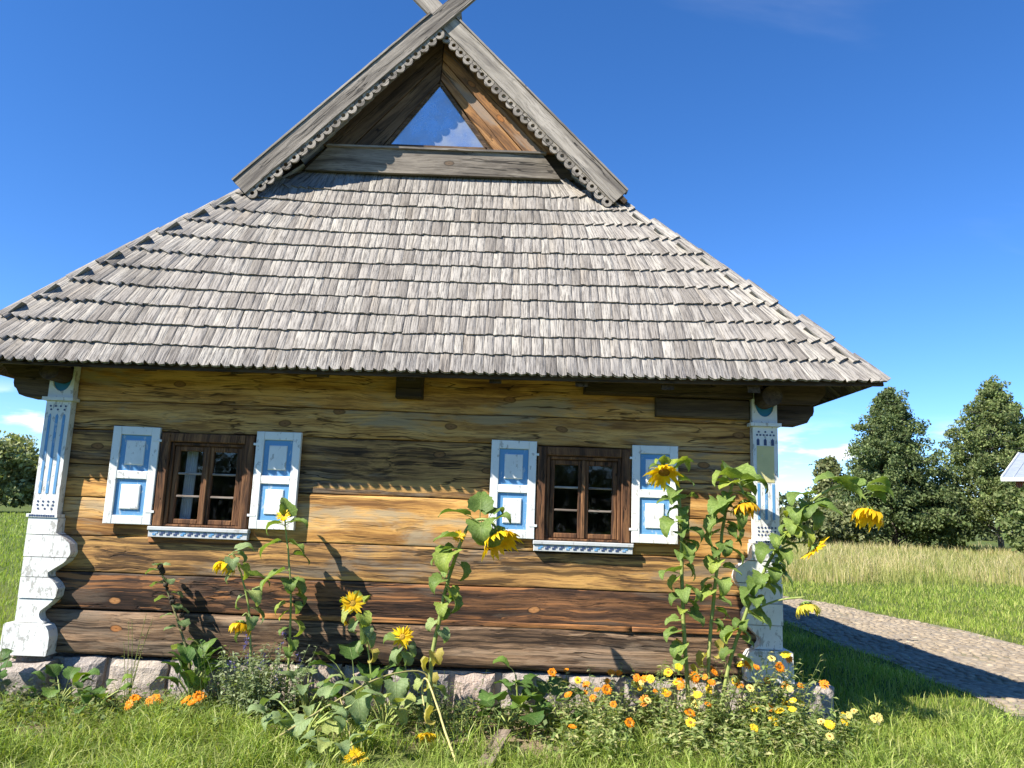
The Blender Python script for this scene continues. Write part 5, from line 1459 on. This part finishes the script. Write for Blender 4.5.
def cover():
    r = np.random.default_rng(21); n = 2600
    x = r.uniform(-3.8, 2.6, n); y = -.12 - np.abs(r.normal(0, .42, n)); k = (y > -1.15) & ~((x > -.2) & (x < .3) & (y < -.75)); x, y = x[k], y[k]
    VV = []; FF = []; CC = []; off = 0
    cols = [(.10, .17, .05), (.15, .22, .07), (.20, .26, .10), (.26, .27, .11)]
    for a, b in zip(x, y):
        hgt = abs(r.normal(0, .07)); l = r.uniform(.025, .07); z0 = hgt + .01
        for q in range(3):
            a2 = r.uniform(0, 6.283); el = r.uniform(-.2, .9); D = np.array([math.cos(a2) * math.cos(el), math.sin(a2) * math.cos(el), math.sin(el)]); S = np.array([-math.sin(a2), math.cos(a2), r.uniform(-.3, .3)]) * l * .28
            p = np.array([a, b, z0 * r.uniform(.4, 1.2)]); c = np.array(cols[r.integers(4)]) * r.uniform(.7, 1.25)
            VV += [p, p + D * l * .45 + S, p + D * l * .45 - S, p + D * l - np.array([0, 0, l * .2])]; CC += [c] * 4
            FF += [(off, off + 1, off + 2), (off + 2, off + 1, off + 3)]; off += 4
    o = link('ground_cover', npmesh('ground_cover', VV, FF, M['green'], CC)); tag(o, 'low leafy weeds covering the flower bed soil along the wall', 'weeds', kind='stuff')
cover()

# ------------------------------------------------------------------ trees, bushes, far wood
def leaves_np(centres, radii, per, size, cols, r, flat=.75):
    n = len(centres)
    idx = np.repeat(np.arange(n), per); m = len(idx)
    d = r.normal(0, 1, (m, 3)); d /= np.linalg.norm(d, axis=1)[:, None]; rad_ = r.uniform(.2, 1, (m, 1)) ** .5
    P = centres[idx] + d * rad_ * radii[idx][:, None] * np.array([1, 1, flat])
    A = r.normal(0, 1, (m, 3)); A /= np.linalg.norm(A, axis=1)[:, None]; B = r.normal(0, 1, (m, 3)); B = np.cross(A, B); B /= np.linalg.norm(B, axis=1)[:, None]
    s = size * r.uniform(.6, 1.3, (m, 1))
    V = np.stack([P - A * s, P + B * s * .55, P + A * s, P - B * s * .55], 1).reshape(-1, 3)
    b = np.arange(m)[:, None] * 4
    Fc = np.concatenate([b + np.array([[0, 1, 2]]), b + np.array([[0, 2, 3]])])
    ct = r.uniform(.7, 1.3, (n, 1))
    C = np.array(cols)[r.integers(0, len(cols), m)] * ct[idx] * r.uniform(.8, 1.2, (m, 1))
    return V, Fc, np.repeat(C, 4, axis=0)
def tree(name, label, base, H, R, prof, seed, cols, nb=70, per=26, size=.20, bark='bark_dark', trunk_r=.2, low=.1, cat='tree', group=None, clump=.55, rise=.25, cpb=5):
    r = np.random.default_rng(seed)
    t = thing(name, base, label, cat, group)
    b = Vector(base); mb = MB()
    lean = r.normal(0, .012, 2) * H
    axis = lambda f: np.array([lean[0] * f ** 2 + .05 * math.sin(f * 7 + seed), lean[1] * f ** 2, H * f])
    mb.tube([tuple(axis(f)) for f in np.linspace(0, .97, 12)], [trunk_r * (1 - f) ** .8 + .012 for f in np.linspace(0, .97, 12)], 8)
    cen = []; rads = []
    for i in range(nb):
        f = low + (1 - low) * ((i + r.uniform(0, 1)) / nb) ** .9
        az = i * 2.39996 + r.uniform(-.5, .5); L = R * prof(f) * r.uniform(.62, 1.12) + .15
        p0 = axis(f * .97); d = np.array([math.cos(az), math.sin(az), rise * r.uniform(.4, 1.5)])
        e = p0 + d * L; md = p0 + d * L * .5 + np.array([0, 0, .10 * L])
        mb.tube([tuple(p0), tuple(md), tuple(e)], [trunk_r * .28 * (1 - .6 * f), trunk_r * .15 * (1 - .6 * f), .012], 4, cap=False)
        k = max(1, int(cpb * L / R + .6))
        for q in range(k):
            s_ = .35 + .65 * (q + r.uniform(.2, 1)) / k
            c = p0 + d * L * s_ + np.array([0, 0, .10 * L * 4 * s_ * (1 - s_)]) + r.normal(0, .16 * clump, 3) * 2
            c[2] = max(c[2], .25)
            cen.append(c); rads.append(clump * r.uniform(.55, 1.15) * (.6 + .4 * min(1, L / (R * .6))))
    cen.append(axis(.985)); rads.append(clump * .5)
    V, Fc, C = leaves_np(np.array(cen), np.array(rads), per, size, cols, r)
    mb.build('trunk', M[bark], t, (0, 0, 0), True)
    link('crown', npmesh('crown', V, Fc, M['tree'], C), t)
    return t
DG = [(.065, .10, .036), (.095, .135, .048), (.135, .175, .062), (.175, .21, .08)]
MG = [(.09, .13, .042), (.125, .17, .054), (.17, .21, .07), (.215, .245, .095)]
OG = [(.14, .165, .065), (.18, .20, .085), (.225, .235, .11)]
cone = lambda f: (1 - f) ** .74 * min(1, .78 + 1.4 * f) if f < 1 else 0
dome = lambda f: math.sqrt(max(0, 1 - ((f - .45) / .58) ** 2))
tree('alder_tree', 'tall dark conical tree right of the cottage roof', (27.3, 48.5, 0), 11.6, 4.8, cone, 1, DG, nb=250, per=60, size=.105, cpb=8, clump=.62, group='trees at the meadow\'s far edge', low=.02)
tree('alder_tree', 'tall broad tree at the right edge with a pale trunk showing', (35.1, 49.0, 0), 12.5, 5.8, cone, 2, MG, nb=250, per=60, size=.11, cpb=8, clump=.66, bark='bark', group='trees at the meadow\'s far edge', low=.09)
tree('alder_tree', 'dark tree filling the gap at the far right edge behind the metal roof', (42.5, 56, 0), 11.5, 5.0, cone, 3, DG, nb=90, per=24, size=.2, group='trees at the meadow\'s far edge', low=.04)
tree('alder_tree', 'smaller loose tree left of the dark conical tree', (26.3, 57, 0), 6.9, 1.2, dome, 4, OG, nb=60, per=22, size=.17, group='trees at the meadow\'s far edge')
tree('willow_bush', 'olive bush at the left foot of the dark conical tree', (23.6, 47, 0), 2.7, 1.6, dome, 5, OG, nb=60, per=24, size=.16, low=.03, group='bushes at the meadow\'s far edge', cat='bush', trunk_r=.08)
tree('willow_bush', 'low pale bush just right of the corner post, at the meadow\'s far edge', (19.8, 46, 0), 2.3, 1.7, dome, 6, OG, nb=45, per=24, size=.16, low=.02, group='bushes at the meadow\'s far edge', cat='bush', trunk_r=.06)
tree('willow_bush', 'dark bush filling the gap between the two tall trees', (29.9, 47.5, 0), 4.2, 2.5, dome, 7, DG, nb=60, per=24, size=.17, low=.02, group='bushes at the meadow\'s far edge', cat='bush', trunk_r=.08)
tree('willow_bush', 'green bush below the metal roof at the right edge', (29.8, 36.4, 0), 3.9, 2.0, dome, 8, MG, nb=65, per=26, size=.16, low=.02, group='bushes at the meadow\'s far edge', cat='bush', trunk_r=.08)
tree('willow_bush', 'big silvery willow bush at the far left beyond the green field', (-46.6, 64, 0), 6.2, 4.6, dome, 9, [(.22, .25, .10), (.28, .31, .13), (.33, .35, .17)], nb=110, per=26, size=.22, low=.02, cat='bush', trunk_r=.12, clump=.8)
tree('willow_bush', 'second willow bush beside the left post, beyond the green field', (-41.0, 66, 0), 5.2, 3.8, dome, 10, [(.20, .23, .09), (.25, .28, .12), (.30, .32, .15)], nb=80, per=24, size=.22, low=.02, cat='bush', trunk_r=.12, clump=.8)
def far_wood():
    r = np.random.default_rng(40); cen = []; rd = []
    for i in range(1500):
        a = rad(-68 + 360 * i / 1500 + r.normal(0, .2)); d = r.uniform(125, 165) * (1.0 if abs((math.degrees(a) + 180) % 360 - 180) < 80 else .5); h = 5.5 + 2.5 * pn(i * .05, 3.3) + r.uniform(-1, 1.6)  # arc behind the camera added at half distance to darken the window reflections
        for z in np.arange(.8, h, 1.5):
            cen.append((d * math.sin(a) + r.normal(0, .7), d * math.cos(a), z)); rd.append(1.7 * r.uniform(.7, 1.2) * (1 - .45 * z / h))
    V, Fc, C = leaves_np(np.array(cen), np.array(rd), 26, .42, [(.06, .085, .03), (.085, .11, .04), (.11, .13, .05)], r)
    o = link('far_wood', npmesh('far_wood', V, Fc, M['tree'], C)); tag(o, 'low distant line of woodland along the horizon, plus a nearer unseen arc added behind the viewer', 'wood', kind='stuff')
far_wood()

# ------------------------------------------------------------------ neighbouring house at the right edge
nh = thing('brick_house', (28.6, 38.2, 0), 'red brick house with a grey metal roof, just showing at the right edge', 'house')
nh.rotation_euler = (0, 0, rad(-46))
# local: x along the eave (to the right), y to the back; the roof's near lower left corner stands over the origin
HW, HD, HZ = 9.0, 8.0, 4.66
wl = MB().box((.55, .6, 0), (HW, HD, HZ - .12))
wl.build('wall', M['brick'], nh)
rf = MB()
PK = HD / 2 + .3; PZ = HZ + 1.75
for pts in (((0, 0, HZ), (HW + .5, 0, HZ), (HW + .5, PK, PZ), (0, PK, PZ)), ((HW + .5, 2 * PK, HZ), (0, 2 * PK, HZ), (0, PK, PZ), (HW + .5, PK, PZ))):
    rf.add(list(pts) + [(x, y, z - .10) for x, y, z in pts], [(0, 1, 2, 3), (7, 6, 5, 4), (0, 4, 5, 1), (1, 5, 6, 2), (2, 6, 7, 3), (3, 7, 4, 0)])
ro = rf.build('roof', M['roof_metal'], nh)
for sgn, y0 in ((1, 0), (-1, 2 * PK)):
    for k in range(18):
        x = .05 + (HW + .4) * k / 17
        a, b = (y0 + sgn * .02, HZ + .004), (PK, PZ + .004)
        MB().add([(x - .02, a[0], a[1]), (x + .02, a[0], a[1]), (x + .02, b[0], b[1]), (x - .02, b[0], b[1]), (x - .02, a[0], a[1] + .05), (x + .02, a[0], a[1] + .05), (x + .02, b[0], b[1] + .05), (x - .02, b[0], b[1] + .05)],
                 [(3, 2, 1, 0), (4, 5, 6, 7), (0, 1, 5, 4), (1, 2, 6, 5), (2, 3, 7, 6), (3, 0, 4, 7)]).build('roof_seam', M['roof_metal'], ro)
for xg in (.55, HW - .2):
    MB().add([(xg, .6, HZ - .119), (xg, HD, HZ - .119), (xg, PK, PZ - .3), (xg + .2, .6, HZ - .119), (xg + .2, HD, HZ - .119), (xg + .2, PK, PZ - .3)], [(0, 2, 1), (3, 4, 5), (0, 3, 5, 2), (2, 5, 4, 1)]).build('gable', M['brick'], nh)
MB().box((-.03, -.10, HZ - .22), (HW + .55, -.004, HZ - .06)).build('gutter', M['white'], nh)
MB().add([(-.05, 0, HZ - .2), (-.004, 0, HZ - .2), (-.004, PK, PZ - .2), (-.05, PK, PZ - .2), (-.05, 0, HZ + .05), (-.004, 0, HZ + .05), (-.004, PK, PZ + .05), (-.05, PK, PZ + .05)],
         [(3, 2, 1, 0), (4, 5, 6, 7), (0, 1, 5, 4), (1, 2, 6, 5), (2, 3, 7, 6), (3, 0, 4, 7)]).build('verge_board', M['white'], nh)
for zz in (.9, 2.9):
    for xx in (2.0, 4.4, 6.8):
        f = MB().box((xx - .5, .53, zz), (xx + .5, .598, zz + 1.2)).build('window', M['white'], nh)
        MB().box((xx - .42, .51, zz + .08), (xx + .42, .528, zz + 1.12)).build('pane', M['pane'], f)
